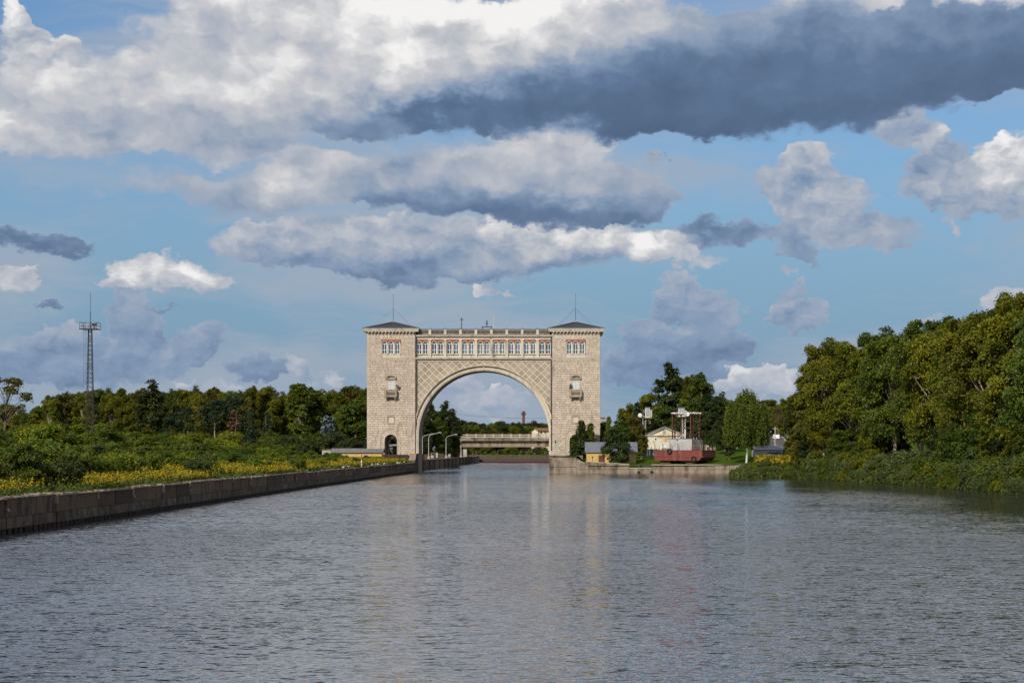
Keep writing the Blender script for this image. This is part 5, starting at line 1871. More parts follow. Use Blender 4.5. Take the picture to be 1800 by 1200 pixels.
# marker post in the thicket
t = thing('marker_post', (*at(191, 0, 190)[:2], 2.8), 'thin grey marker post with a small plate in the goldenrod on the left bank', 'post')
x_ = at(191, 0, 190)[0]
MB().tube((x_, 190, 2.2), (x_ + .1, 190, 4.0), .05).build('post', M['conc_l'], t)
MB().box(x_ - .05, x_ + .28, 189.92, 189.97, 4.0, 4.5).build('plate', M['lamp'], t)

# ------------------------------------------------------------------ far things seen through the arch
t = thing('brick_chimney', (*at(920, 745, 1300)[:2], 3), 'dark red brick chimney tower with aerials rising over the distant forest', 'chimney')
sc = 1300 / F
cx, cz0, cz1 = (920.3 - VX) * sc, 3, (VY - 722.5) * sc + HC
MB().tube((cx, 1300, cz0), (cx, 1300, cz1), 1.05, .82, 12).build('shaft', M['brick'], t)
MB().tube((cx, 1300, cz1 - .9), (cx, 1300, cz1), .95, .98, 12).build('crown', M['brick'], t)
m = MB().torus((cx, 1300, cz1 - 2.2), 1.5, .07, 'y', 8, 4)
m = MB()
for a in range(8):
    u, v = math.cos(a * math.pi / 4), math.sin(a * math.pi / 4)
    m.tube((cx + .9 * u, 1300 + .9 * v, cz1 - 2.4), (cx + 1.5 * u, 1300 + 1.5 * v, cz1 - 2.2), .07, n=4).tube((cx + 1.5 * u, 1300 + 1.5 * v, cz1 - 2.6), (cx + 1.5 * u, 1300 + 1.5 * v, cz1 - .9), .13, n=5)
m.build('aerials', M['iron'], t)
t = thing('far_house', (*at(948, 764, 930)[:2], 3), 'distant pale house with a brown roof beyond the bridge', 'house')
sc = 930 / F
X = lambda p: (p - VX) * sc
Z = lambda p: (VY - p) * sc + HC
MB().box(X(940), X(970), 930, 938, 3, Z(757)).build('wall', M['cream'], t)
MB().xprism([(929, Z(757)), (934, Z(751.6)), (939, Z(757))], X(939), X(971)).build('roof', M['wood'], t)
MB().prism([(X(935), 3), (X(946), 3), (X(946), Z(758.5)), (X(940.5), Z(755)), (X(935), Z(758.5))], 926, 930).build('gable_wing', M['cream'], t)
for p in (950, 957):
    MB().box(X(p), X(p + 2.5), 929.9, 930, Z(761.5), Z(758.5)).build('window', M['carglass'], t)
t = thing('apartment_block', (*at(1056, 742, 1100)[:2], 3), 'distant grey apartment block beside the right tower', 'building')
sc = 1100 / F
MB().box(X(1050), X(1063.5), 1100, 1112, 3, (VY - 734.5) * sc + HC).build('wall', M['conc_l'], t)
MB().box(X(1050) - .3, X(1063.5) + .3, 1099.7, 1112.3, (VY - 734.5) * sc + HC, (VY - 733.1) * sc + HC).build('roof', M['wood'], t)
for j in range(2):
    for i in range(4):
        xx = (1057 + i * 1.6 - VX) * sc
        MB().box(xx, xx + .32, 1099.9, 1100, (VY - 737.2 - j * 4.2) * sc + HC, (VY - 735.6 - j * 4.2) * sc + HC).build('window', M['carglass'], t)
# overhead line
for i, (ya, yb) in enumerate(((727.0, 735.0), (729.5, 733.5))):
    m = MB()
    Yp = 980 + i * 12
    a, b = at(770, ya - 4, Yp), at(1040, yb - 3, Yp)
    pts_ = []
    for k_ in range(25):
        u = k_ / 24
        pts_.append((a[0] + (b[0] - a[0]) * u, Yp, a[2] + (b[2] - a[2]) * u - 1.9 * 4 * u * (1 - u)))
    m.path(pts_, .045, 4)
    for e in (a, b):
        m.tube((e[0], Yp, 2.9), (e[0], Yp, e[2] + .4), .16, n=6)
    tag(m.build('power_line', M['iron']), ('upper' if i == 0 else 'lower') + ' thin sagging power line beyond the bridge, seen through the arch', 'power line')

# ------------------------------------------------------------------ gulls and flying birds
gb = thing('gull', (0, 0, 0), 'white gull sitting on the top beams of the red pontoon', 'gull', 'gulls sitting on the pontoon')
MB().ball((0, 0, .16), .13, 8, 6, (2.0, .95, 1.0)).ball((-.26, 0, .31), .085, 8, 6).tube((-.2, 0, .2), (-.26, 0, .3), .07, .06, 6).build('body', M['gull'], gb)
MB().ball((.10, 0, .19), .13, 8, 6, (2.1, 1.02, .75)).build('wings', M['gullgrey'], gb)
MB().tube((-.33, 0, .30), (-.43, 0, .28), .02, .008, 5).build('bill', M['yellow'], gb)
MB().tube((-.0, .05, 0), (-.0, .05, .08), .015, n=4).tube((0, -.05, 0), (0, -.05, .08), .015, n=4).build('legs', M['yellow'], gb)
gr_ = random.Random(9)
c30, s30 = math.cos(-TH), math.sin(-TH)


def on_barge(x, y, z):
    o = bg_.location
    return (o[0] + x * c30 - y * s30, o[1] + x * s30 + y * c30, o[2] + z)


spots = [(-7.9, yy) for yy in (1.2, 2.0, 2.9, 3.7, 4.6, 5.4, 6.2)] + [(-3.4, yy) for yy in (1.2, 1.9, 2.5, 3.4, 4.2, 5.1, 6.0)] + [(-6.6, 1.3), (-2.2, 1.3)]
first = True
ORDW = 'first second third fourth fifth sixth seventh'.split()
for k_, (x, y) in enumerate(spots):
    loc = on_barge(x, y, ZT + .2)
    lab = 'white gull, %s along the %s frame of the red pontoon' % (ORDW[k_ % 7], 'left' if k_ < 7 else 'right') if k_ < 14 else 'white gull on the front beam of the %s pontoon frame' % ('left', 'right')[k_ - 14]
    if first:
        gb.location, gb.rotation_euler = loc, (0, 0, gr_.uniform(0, 6.3))
        gb.scale = (0.95,) * 3
        gb['label'] = lab
        first = False
    else:
        copy_thing(gb, loc, gr_.uniform(0, 6.3), 0.95, lab)
ORDL = 'first second third fourth fifth sixth seventh eighth ninth tenth eleventh twelfth thirteenth fourteenth fifteenth sixteenth'.split()
for gi, px in enumerate((597, 606, 612, 640, 648, 655, 662, 668, 673, 679, 684, 690, 693, 697, 702, 707)):
    Yw = 33.0 * F / (VX - px) - gr_.uniform(2, 4)
    x_ = wall_left(Yw) - gr_.uniform(.2, .7)
    copy_thing(gb, (x_, Yw, 2.2), gr_.uniform(0, 6.3), .85, 'white gull resting on the left quay coping, %s from the left' % ORDL[gi], 'gulls resting on the left quay')
fb = thing('flying_bird', (0, 0, 0), 'small dark bird flying in a loose flock high right of the arch', 'bird', 'birds flying in a flock')
MB().ball((0, 0, 0), .12, 8, 6, (2.3, .8, .8)).build('body', M['bird'], fb)
for sy in (-1, 1):
    MB().add([(-.16, 0, .03), (.16, 0, .03), (.10, sy * .38, .22), (-.12, sy * .38, .22), (.12, sy * .82, .10),
              (-.16, 0, .0), (.16, 0, .0), (.10, sy * .38, .20), (-.12, sy * .38, .20), (.12, sy * .82, .09)],
             [(0, 1, 2, 3), (3, 2, 4), (8, 7, 6, 5), (9, 7, 8), (0, 3, 8, 5), (1, 6, 7, 2), (3, 4, 9, 8), (2, 7, 9, 4)]).build('wing', M['bird'], fb)
first = True
for bi_, (px, py) in enumerate(((1145, 271), (1149, 273), (1154, 268), (1160, 273), (1169, 270), (1171, 275), (1176, 282), (1178, 284), (1181, 282))):
    loc = at(px, py, 480)
    if first:
        fb.location, fb.rotation_euler = loc, (.2, .1, gr_.uniform(.8, 2.2))
        fb.scale = (.5,) * 3
        fb['label'] = 'small dark bird of the loose flock, leftmost of them'
        first = False
    else:
        copy_thing(fb, loc, gr_.uniform(.6, 2.4), .5, 'small dark bird of the loose flock, %s from the left' % ORDL[bi_])
copy_thing(fb, at(1015, 206, 480), .9, .5, 'single dark bird flying apart below the grey cloud', 'lone bird')

# ------------------------------------------------------------------ foliage meshes
M['bark'] = mat('grey_brown_bark', (.24, .19, .145), .95, (.34, .28, .22), 1.2, stretch=(1, 1, .3))
M['birchbark'] = mat('birch_bark', (.55, .53, .49), .9, (.40, .38, .35), 1.0, dirt=(.05, .045, .04), dscale=1.4, stretch=(1, 1, 2.5), damt=(.6, .7))
LEAF = {
    'olive': leafmat('olive_leaves', [(0, (.034, .042, .005)), (.45, (.105, .122, .006)), (.8, (.175, .178, .008)), (1, (.25, .205, .010))], .32),
    'green': leafmat('green_leaves', [(0, (.028, .050, .006)), (.5, (.064, .096, .009)), (.85, (.112, .138, .012)), (1, (.16, .16, .014))], .32),
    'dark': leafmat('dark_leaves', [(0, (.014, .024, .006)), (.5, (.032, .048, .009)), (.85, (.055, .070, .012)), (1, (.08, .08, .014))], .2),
    'brownish': leafmat('turning_leaves', [(0, (.036, .038, .006)), (.5, (.090, .088, .009)), (.85, (.135, .118, .012)), (1, (.17, .12, .014))], .3),
    'bright': leafmat('fresh_leaves', [(0, (.048, .074, .006)), (.5, (.115, .155, .009)), (.85, (.185, .215, .012)), (1, (.26, .235, .016))], .36),
    'needle': leafmat('dark_needles', [(0, (.010, .020, .009)), (.5, (.022, .040, .015)), (1, (.040, .060, .020))], .08),
    'blue': leafmat('blue_needles', [(0, (.035, .055, .055)), (.5, (.07, .10, .10)), (1, (.12, .155, .15))], .08),
    'rusty': leafmat('dead_brown_needles', [(0, (.035, .02, .009)), (.5, (.07, .040, .019)), (1, (.11, .065, .028))], .08),
    'willow': leafmat('willow_leaves', [(0, (.034, .054, .018)), (.5, (.070, .098, .030)), (.85, (.105, .135, .042)), (1, (.145, .16, .05))], .30),
    'flower': leafmat('goldenrod', [(0, (.030, .050, .008)), (.40, (.060, .085, .010)), (.52, (.11, .105, .010)), (.60, (.21, .15, .008)), (1, (.38, .255, .010))], .3, .10),
    'grass': leafmat('rough_grass', [(0, (.035, .055, .010)), (.5, (.065, .092, .014)), (1, (.12, .13, .025))], .3, .1),
}


def quads(c, n, size, rng, aspect=1.7):
    """Leaf-sized four-cornered faces at centres c with normals near n."""
    N = len(c)
    t = rng.normal(size=(N, 3))
    t -= n * np.sum(t * n, 1, keepdims=True)
    t /= np.linalg.norm(t, axis=1, keepdims=True) + 1e-9
    b = np.cross(n, t)
    s = (size * rng.uniform(.65, 1.35, N))[:, None]
    bend = n * s * rng.uniform(-.35, .1, N)[:, None]
    v = np.empty((N, 4, 3))
    v[:, 0] = c - t * s * .5 * aspect + bend
    v[:, 1] = c - b * s * .5
    v[:, 2] = c + t * s * .5 * aspect + bend
    v[:, 3] = c + b * s * .5
    return v.reshape(-1, 3)


def unit(rng, N, up=0.0):
    d = rng.normal(size=(N, 3))
    d[:, 2] += up
    return d / (np.linalg.norm(d, axis=1, keepdims=True) + 1e-9)


def sprays_to_mesh(name, pos, outward, rad, per, size, rng, material, flat=.45, tint=None, aspect=1.7, up=.7):
    """Each spray is a small flattened cloud of leaves."""
    N = len(pos)
    off = rng.normal(size=(N, per, 3)) * (rad * np.array([1, 1, flat]))[None, None, :]
    # outer edge of a spray droops
    off[:, :, 2] -= .22 * (off[:, :, 0] ** 2 + off[:, :, 1] ** 2) / max(rad, .01)
    c = (pos[:, None, :] + off).reshape(-1, 3)
    n = rng.normal(size=(N * per, 3)) * .75 + np.repeat(outward, per, 0) * .7 + np.array([0, 0, up])
    n /= np.linalg.norm(n, axis=1, keepdims=True) + 1e-9
    v = quads(c, n, size, rng, aspect)
    tt = np.clip((tint[:, None] if tint is not None else .5) + rng.normal(size=(N, per)) * .11, 0, 1).reshape(-1)
    return np_mesh(name, v, np.arange(len(v)).reshape(-1, 4), np.repeat(tt, 4), material)


def crown_leafy(seed, h, w, base, lobes, spl, per, size, material, lob_r=(.13, .24), egg=.0, top=1.0):
    rng = np.random.default_rng(seed)
    zc, az_ = h * (base + 1) / 2, h * (1 - base) / 2
    d = unit(rng, lobes, .15)
    r = rng.uniform(.30, 1.0, lobes) ** .55
    lr = rng.uniform(*lob_r, lobes) * w
    env = 1.0 - egg * d[:, 2:3]
    ctr = d * r[:, None] * np.array([w / 2, w / 2, az_]) * env
    ctr[:, :2] *= (1 - lr[:, None] / w * .8)
    ctr += np.array([0, 0, zc])
    # some lobes missing on one side leave gaps to the sky
    sd = unit(rng, lobes * spl, .35).reshape(lobes, spl, 3)
    sr = rng.uniform(.55, 1.0, (lobes, spl, 1))
    pos = ctr[:, None, :] + sd * sr * lr[:, None, None] * np.array([1, 1, .75])
    pos = pos.reshape(-1, 3)
    out = (pos - np.array([0, 0, zc]))
    out /= np.linalg.norm(out, axis=1, keepdims=True) + 1e-9
    t = np.clip(rng.normal(.48, .12, lobes)[:, None] + rng.normal(0, .10, (lobes, spl)), .05, .97).reshape(-1)
    pos[:, 2] = np.maximum(pos[:, 2], .15)
    return sprays_to_mesh('crown', pos, out, lob_r[1] * w * .23, per, size, rng, material, tint=t), ctr


def crown_conifer(seed, h, w, material, levels=22, per=16, size=.34, droop=.25, gap=0.0):
    rng = np.random.default_rng(seed)
    pos, out, tt = [], [], []
    for i in range(levels):
        f = i / levels
        z = h * (.06 + .93 * f)
        R_ = w / 2 * (1 - f) ** .85 + .12
        nb_ = max(4, int(11 * (1 - f) + 4))
        for b in range(nb_):
            if rng.random() < gap:
                continue
            a = rng.uniform(0, 2 * math.pi)
            L_b = R_ * rng.uniform(.72, 1.1)
            ns = max(2, int(L_b / .42))
            tb = rng.normal(.5, .14)
            for s_ in range(ns):
                u = (s_ + .6) / ns
                pos.append((math.cos(a) * L_b * u, math.sin(a) * L_b * u, z - droop * L_b * u + rng.normal(0, .08)))
                out.append((math.cos(a), math.sin(a), .35))
                tt.append(tb + .15 * u)
    return sprays_to_mesh('crown', np.array(pos), np.array(out), .30, per, size, rng, material, .4, np.clip(np.array(tt), 0, 1), 2.2)


def crown_weeping(seed, h, w, material, strands=420, size=.26):
    rng = np.random.default_rng(seed)
    pos, tt = [], []
    for i in range(strands):
        d = unit(rng, 1, .3)[0]
        r = rng.uniform(.35, 1) ** .6
        z0 = h * .60 + d[2] * h * .37 * r
        x, y = d[0] * w / 2 * r * (.65 if z0 > h * .8 else 1), d[1] * w / 2 * r * (.65 if z0 > h * .8 else 1)
        Ln = rng.uniform(.12, .30) * h * (1.25 if z0 < h * .7 else .8)
        n = int(Ln / .3)
        t0 = rng.normal(.45, .15)
        for k_ in range(n):
            u = k_ / max(1, n - 1)
            z = z0 - Ln * u
            if z < h * .23:
                break
            pos.append((x * (1 + .12 * u) + rng.normal(0, .07), y * (1 + .12 * u) + rng.normal(0, .07), z))
            tt.append(t0 + rng.normal(0, .05))
    pos = np.array(pos)
    out = pos * np.array([1, 1, 0])
    out /= np.linalg.norm(out, axis=1, keepdims=True) + 1e-9
    return sprays_to_mesh('crown', pos, out, .17, 8, size, rng, material, 1.2, np.clip(np.array(tt), 0, 1), 2.2, .2)


def bush_upright(seed, h, w, stems, material, per=5, size=.2, steps=14):
    """Willow-like: many rising shoots with leaves along them."""
    rng = np.random.default_rng(seed)
    pos, out, tt = [], [], []
    for i in range(stems):
        a, r = rng.uniform(0, 2 * math.pi), w / 2 * math.sqrt(rng.random()) * .75
        x, y = r * math.cos(a), r * math.sin(a)
        lean = rng.uniform(.1, .55)
        hh = h * rng.uniform(.6, 1.05) * (1 - .35 * (r / (w / 2)) ** 2)
        t0 = rng.normal(.5, .14)
        for k_ in range(steps):
            u = (k_ + .5) / steps
            pos.append((x + math.cos(a) * lean * hh * .5 * u * u + rng.normal(0, .05), y + math.sin(a) * lean * hh * .5 * u * u + rng.normal(0, .05), hh * u))
            out.append((math.cos(a) * .8, math.sin(a) * .8, .5))
            tt.append(t0 + .22 * (u - .5))
    return sprays_to_mesh('foliage', np.array(pos), np.array(out), .16, per, size, rng, material, 1.0, np.clip(np.array(tt), 0, 1), 2.0)


def trunk_mesh(seed, h, r0, ctr, material, base, limbs=16, lean=0.0, twigs=30):
    rng = random.Random(seed)
    m = MB()
    pts = []
    x = y = 0.0
    for i in range(7):
        f = i / 6
        pts.append((x, y, h * .88 * f))
        x += rng.uniform(-.25, .25) + lean
        y += rng.uniform(-.25, .25)
    for i in range(6):
        m.tube(pts[i], pts[i + 1], r0 * (1 - i / 6.6), r0 * (1 - (i + 1) / 6.6), 7, False)
    ends = []
    cl = [tuple(c) for c in ctr] if ctr is not None else []
    rng.shuffle(cl)
    for c in cl[:limbs]:
        zf = min(.85, max(base * .7, (c[2] / h) * rng.uniform(.45, .75)))
        k_ = min(5, int(zf / .88 * 6))
        u = zf / .88 * 6 - k_
        p = [pts[k_][q] + (pts[k_ + 1][q] - pts[k_][q]) * u for q in range(3)]
        mid = [(p[q] + c[q]) / 2 for q in range(3)]
        mid[2] += rng.uniform(-.2, .5)
        rr_ = r0 * .38 * (1 - zf * .6)
        m.tube(p, mid, rr_, rr_ * .7, 5, False).tube(mid, c, rr_ * .7, rr_ * .3, 5, False)
        ends.append((mid, c))
    for i in range(twigs if ends else 0):
        a, b = rng.choice(ends)
        u = rng.uniform(.2, 1)
        p = [a[q] + (b[q] - a[q]) * u for q in range(3)]
        e = [p[0] + rng.uniform(-1.6, 1.6), p[1] + rng.uniform(-1.6, 1.6), p[2] + rng.uniform(-.4, 1.5)]
        m.tube(p, e, .045, .014, 4, False)
    return m.mesh('trunk', material)


KIND = {}


def reg(key, crown, trunk):
    KIND[key] = (crown, trunk)


for i, (h, w, b) in enumerate(((20, 11.0, .16), (20, 9.5, .22), (20, 12.0, .14))):
    cm, ctr = crown_leafy(100 + i, h, w, b, 66, 15, 48, .205, LEAF['olive'], (.07, .15))
    reg('olive%d' % i, cm, trunk_mesh(200 + i, h, .34, ctr, M['bark'], b, 26, 0, 150))
for i, (h, w, b) in enumerate(((16, 8.5, .12), (16, 7.5, .08), (16, 9.5, .10))):
    cm, ctr = crown_leafy(110 + i, h, w, b, 58, 13, 36, .225, LEAF['green'], (.08, .18))
    reg('green%d' % i, cm, trunk_mesh(210 + i, h, .26, ctr, M['bark'], b, 14, 0, 12))
cm, ctr = crown_leafy(121, 18, 8.0, .05, 60, 13, 28, .30, LEAF['dark'], (.09, .19))
reg('dark0', cm, trunk_mesh(221, 18, .28, ctr, M['bark'], .05, 10, 0, 10))
cm, ctr = crown_leafy(122, 16, 6.2, .08, 46, 12, 26, .28, LEAF['green'], (.11, .2), .15)
reg('poplar', cm, trunk_mesh(222, 16, .24, ctr, M['bark'], .08, 16, 0, 20))
cm, ctr = crown_leafy(123, 14, 9.0, .25, 26, 9, 18, .24, LEAF['brownish'], (.07, .13))
reg('thin', cm, trunk_mesh(223, 14, .22, ctr, mat('dark_bark', (.10, .08, .06), .95, (.16, .13, .10), 1.2), .2, 22, .1, 90))
reg('spruce', crown_conifer(131, 12, 5.4, LEAF['needle'], 24, 20, .24), trunk_mesh(231, 12, .18, None, M['bark'], 0))
reg('pine', crown_leafy(132, 13, 6.5, .30, 34, 9, 26, .22, LEAF['needle'], (.12, .2))[0], trunk_mesh(232, 13, .22, None, M['bark'], 0))
reg('thuja', crown_leafy(133, 9, 3.6, .0, 60, 10, 24, .17, LEAF['green'], (.14, .26), .45)[0], trunk_mesh(233, 8, .14, None, M['bark'], 0))
reg('birch', crown_weeping(134, 15, 9.0, LEAF['green'], 470, .17), trunk_mesh(234, 15, .24, None, M['birchbark'], 0, 0, .12))
reg('deadspruce', crown_conifer(135, 8, 3.6, LEAF['rusty'], 20, 7, .26, .1, .25), trunk_mesh(235, 8, .10, None, M['bark'], 0))
reg('bluespruce', crown_conifer(136, 6, 3.4, LEAF['blue'], 16, 14, .26, .1), trunk_mesh(236, 6, .10, None, M['bark'], 0))
for i, (h, w) in enumerate(((3.4, 4.4), (3.0, 3.6), (4.0, 4.2))):
    cm, ctr = crown_leafy(140 + i, h, w, .0, 34, 10, 22, .14, LEAF['green'], (.10, .2), .1)
    reg('shrub%d' % i, cm, trunk_mesh(240 + i, h * .6, .05, None, M['bark'], 0, 0, 0, 0))
reg('willow0', bush_upright(150, 3.2, 4.2, 190, LEAF['willow'], 7, .13), None)
reg('willow1', bush_upright(151, 2.6, 3.6, 150, LEAF['willow'], 7, .13), None)
reg('fresh0', bush_upright(152, 3.6, 3.4, 110, LEAF['bright'], 8, .14), None)
cm, ctr = crown_leafy(153, 5.0, 4.4, .05, 30, 10, 24, .17, LEAF['bright'], (.10, .2), .2)
reg('fresh1', cm, trunk_mesh(253, 3.6, .07, None, M['bark'], .05, 0, 0, 0))
gr3 = random.Random(77)


def plant(key, name, x, y, h, label, cat, group=None, leaf=None, wide=1.0, z=None, rz=None, sink=.12):
    crown, trunk = KIND[key]
    H0 = max(v.co.z for v in crown.vertices) if key not in HEIGHTS else HEIGHTS[key]
    HEIGHTS[key] = H0
    s_ = h / H0
    t = thing(name, (x, y, (H(x, y) if z is None else z) - sink), label, cat, group, gr3.uniform(0, 6.28) if rz is None else rz)
    t.scale = (s_ * wide, s_ * wide, s_)
    c = put(bpy.data.objects.new('crown' if trunk or key in ('thuja',) else 'foliage', crown), t)
    if leaf:
        c.material_slots[0].link = 'OBJECT'
        c.material_slots[0].material = LEAF[leaf]
    if trunk:
        put(bpy.data.objects.new('trunk', trunk), t)
    return t


HEIGHTS = {}


def top_at(px, py, Y):
    """Where a plant stands whose top shows at that pixel: x, and its height over the ground there."""
    x, _, z = at(px, py, Y)
    return x, z - H(x, Y)


# --- the wood on the right bank: a front row along the shore and a second row behind it
g_ = 'tall trees of the wood on the right bank'
TOP_R = [(1395, 655), (1412, 640), (1425, 597), (1450, 586), (1490, 588), (1530, 590), (1570, 578), (1610, 575), (1650, 560), (1690, 548), (1730, 536), (1770, 520), (1830, 512), (1900, 490), (2000, 470), (2200, 440)]
y = 196.0
i = 0
while y < 349:
    x = shore_right(y) + gr3.uniform(7, 10)
    px = VX + x * F / y
    py = interp(px, TOP_R) + gr3.uniform(-12, 12)
    h = top_at(px, py, y)[1]
    leaf = ['olive', 'olive', 'olive', 'green', 'olive', 'green', 'olive', 'olive', None][i % 9]
    plant('olive%d' % (i % 3), 'broadleaf_tree', x, y, h, 'tall olive-green broadleaf tree in the front row of the wood on the right bank', 'tree', g_, leaf, gr3.uniform(.85, 1.0) * min(1, 18 / h) ** .3)
    y += gr3.uniform(7.5, 10.5)
    i += 1
y = 200.0
while y < 372:
    x = shore_right(min(y, 348)) + gr3.uniform(16, 21)
    px = VX + x * F / y
    py = interp(px, TOP_R) + gr3.uniform(-10, 10)
    h = max(8, top_at(px, py, y)[1])
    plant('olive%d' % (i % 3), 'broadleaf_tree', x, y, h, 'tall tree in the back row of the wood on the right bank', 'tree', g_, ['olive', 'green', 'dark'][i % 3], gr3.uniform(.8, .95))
    y += gr3.uniform(8, 12)
    i += 1
# understorey closing the view between the trunks
y = 196.0
while y < 356:
    x = shore_right(y) + gr3.uniform(4.2, 6.5)
    if 284 < y < 318:
        y += 5
        continue
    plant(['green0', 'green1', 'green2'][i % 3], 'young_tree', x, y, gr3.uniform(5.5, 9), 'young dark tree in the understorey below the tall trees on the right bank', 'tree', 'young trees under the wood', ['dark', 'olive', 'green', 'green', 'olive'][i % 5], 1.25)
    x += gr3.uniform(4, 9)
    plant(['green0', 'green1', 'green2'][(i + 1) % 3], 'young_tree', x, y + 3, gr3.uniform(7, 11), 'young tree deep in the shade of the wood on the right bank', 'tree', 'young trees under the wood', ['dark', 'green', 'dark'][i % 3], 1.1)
    y += gr3.uniform(5, 7.5)
    i += 1
x, h = top_at(1446, 590, 352)
plant('olive1', 'broadleaf_tree', x, 352, h, 'tall olive tree with a steep edge at the left corner of the right wood', 'tree', None, 'olive', .9)
# thin branch reaching out at the wood's left end
x, h = top_at(1410, 662, 356)
plant('dark0', 'broadleaf_tree', x, 356, h, 'brownish turning tree reaching out at the left end of the right wood', 'tree', None, 'brownish', .8)
x, h = top_at(1420, 668, 395)
plant('dark0', 'broadleaf_tree', x, 395, h, 'dark broadleaf tree at the left end of the right wood, behind the sparse one', 'tree', None, 'dark', 1.2)
x, h = top_at(1400, 766, 372)
plant('spruce', 'young_spruce', x, 372, h, 'small dark young spruce before the wood, right of the white shed', 'tree', None, None, .8)
# bank shrubs
y = 196.0
while y < 372:
    for d, hh in ((1.0, 2.1), (2.6, 3.0), (4.4, 3.6)):
        yy = y + gr3.uniform(-1.2, 1.2)
        x = shore_right(yy) + d + gr3.uniform(-.6, .6)
        kk = gr3.choice(['willow0', 'willow1', 'willow0', 'shrub0', 'shrub1'])
        lab = {'w': 'grey-green willow bush on the right bank at the water', 's': 'round green shrub on the right bank at the water'}[kk[0]]
        plant(kk, 'willow_bush' if kk[0] == 'w' else 'bank_shrub', x, yy, hh * gr3.uniform(.8, 1.2) * (1 - .5 * ss(yy, 338, 356)), lab, 'bush' if kk[0] == 'w' else 'shrub', 'willow bushes on the right bank' if kk[0] == 'w' else 'round shrubs on the right bank', gr3.choice([None, None, None, 'green']) if kk[0] == 'w' else gr3.choice([None, 'olive', 'willow']), 1.15)
    y += gr3.uniform(3.0, 4.0)
for px, py, Y in ((1300, 820, 398), (1316, 822, 390), (1334, 818, 388), (1352, 815, 385), (1372, 813, 380), (1396, 808, 372), (1290, 826, 420), (1302, 822, 410)):
    x, h = top_at(px, py, Y)
    plant('willow0', 'willow_bush', x, Y, max(1.2, h), 'willow bush around the right end of the low quay wall', 'bush', 'willow bushes by the quay end', 'green', 1.0)

# --- trees right of the gate
def tree(key, px, py, Y, label, leaf=None, wide=1.0, name='broadleaf_tree', cat='tree', z=None, group=None):
    x, _, zt_ = at(px, py, Y)
    zz = H(x, Y) if z is None else z
    return plant(key, name, x, Y, zt_ - zz, label, cat, group, leaf, wide, zz)


tree('spruce', 1022, 736, 455, 'dark green conifer directly before the right tower passage, taller of two', 'dark', 1.35, 'conifer')
tree('spruce', 1038, 741, 456, 'slim conifer with a yellow-green top behind the tall dark conifer by the right tower', 'green', 1.2, 'conifer')
tree('shrub2', 1012, 778, 452, 'low bushy conifer at the foot of the right tower', 'dark', .8, 'conifer')
tree('shrub2', 1083, 748, 437.5, 'dark round tree standing in front of the yellow shed', 'dark', .78, 'small_tree', z=1.9)
tree('shrub0', 1096, 788, 437, 'low dark bush at the right corner of the yellow shed', 'dark', .6, 'shrub', 'shrub', z=1.9)
tree('green2', 1062, 739, 470, 'olive tree between the right tower and the yellow shed', 'olive', .8)
tree('spruce', 1070, 729, 458, 'spruce with a pointed top behind the yellow shed', 'green', .75, 'conifer')
tree('green0', 1090, 733, 456, 'green tree behind the left part of the yellow shed roof', 'green', .95)
tree('green2', 1112, 731, 462, 'olive tree between the yellow shed and the cream house', 'brownish', .9)
tree('green1', 1127, 742, 452, 'brown-green tree at the right end of the yellow shed', 'brownish', .75)
tree('dark0', 1180, 634, 545, 'large dark tree crowning the group behind the cream house', 'dark', 1.05)
tree('green2', 1138, 688, 520, 'olive-green tree left of the large dark tree behind the cream house', 'olive', .95)
tree('spruce', 1120, 704, 512, 'dark spruce left of the cream house group', None, .9, 'spruce')
tree('green0', 1107, 706, 540, 'rounded green tree at the left edge of the group right of the gate', 'olive', .9)
tree('olive1', 1222, 655, 530, 'yellow-green tree behind the red pontoon frames', 'olive', .95)
tree('green1', 1232, 652, 520, 'slender green tree right of the pontoon frames', 'green', .8)
tree('green2', 1165, 712, 502, 'green tree leaning over the cream house roof', 'green', 1.2)
tree('green0', 1215, 700, 505, 'green tree filling the space behind the white mast', 'green', 1.15)
tree('green1', 1250, 690, 490, 'dark green tree right of the pontoon', 'dark', 1.15)
tree('olive2', 1262, 686, 512, 'broad green tree between the pontoon and the birch', 'green', .9)
tree('green1', 1256, 722, 478, 'dark green tree between the pontoon bow and the birch', 'dark', 1.2)
tree('green2', 1274, 736, 466, 'lower dark tree behind the lawn left of the birch', 'dark', 1.3)
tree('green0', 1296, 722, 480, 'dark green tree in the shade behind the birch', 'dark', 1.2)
tree('green2', 1205, 730, 500, 'dark tree behind the pontoon cabin', 'dark', 1.3)
tree('birch', 1312, 676, 434, 'weeping birch with a pale trunk beside the low quay wall', None, .95, 'birch')
tree('green1', 1282, 740, 446, 'dark shaded tree behind the left side of the birch', 'dark', 1.0)
tree('green2', 1352, 700, 640, 'round olive tree above the climbing road', 'olive', 1.0)
tree('thin', 1368, 712, 600, 'brownish tree with bare twigs above the white car', 'brownish', 1.0, 'sparse_tree')
tree('green0', 1385, 695, 650, 'yellow-green tree behind the red-brown fence', 'olive', 1.0)
tree('olive0', 1402, 690, 560, 'green tree between the fence and the right wood', 'green', .8)
tree('green1', 1335, 706, 660, 'dark green tree left of the climbing road', 'green', 1.1)
tree('green2', 1372, 745, 620, 'bright low tree at the road bend', 'bright', 1.0)
tree('shrub2', 1336, 760, 560, 'round shrub left of the climbing road', 'green', 1.0, 'shrub', 'shrub')
tree('shrub0', 1384, 783, 455, 'round dark shrub right of the white shed', 'dark', 1.0, 'shrub', 'shrub')
for i in range(14):
    px = 1290 + i * 12
    tree('green%d' % (i % 3), px, 705 + gr3.uniform(-6, 12), 700 + gr3.uniform(-20, 30), 'tree of the far row beyond the climbing road', ['green', 'olive', 'dark'][i % 3], 1.1, group='far row beyond the road')

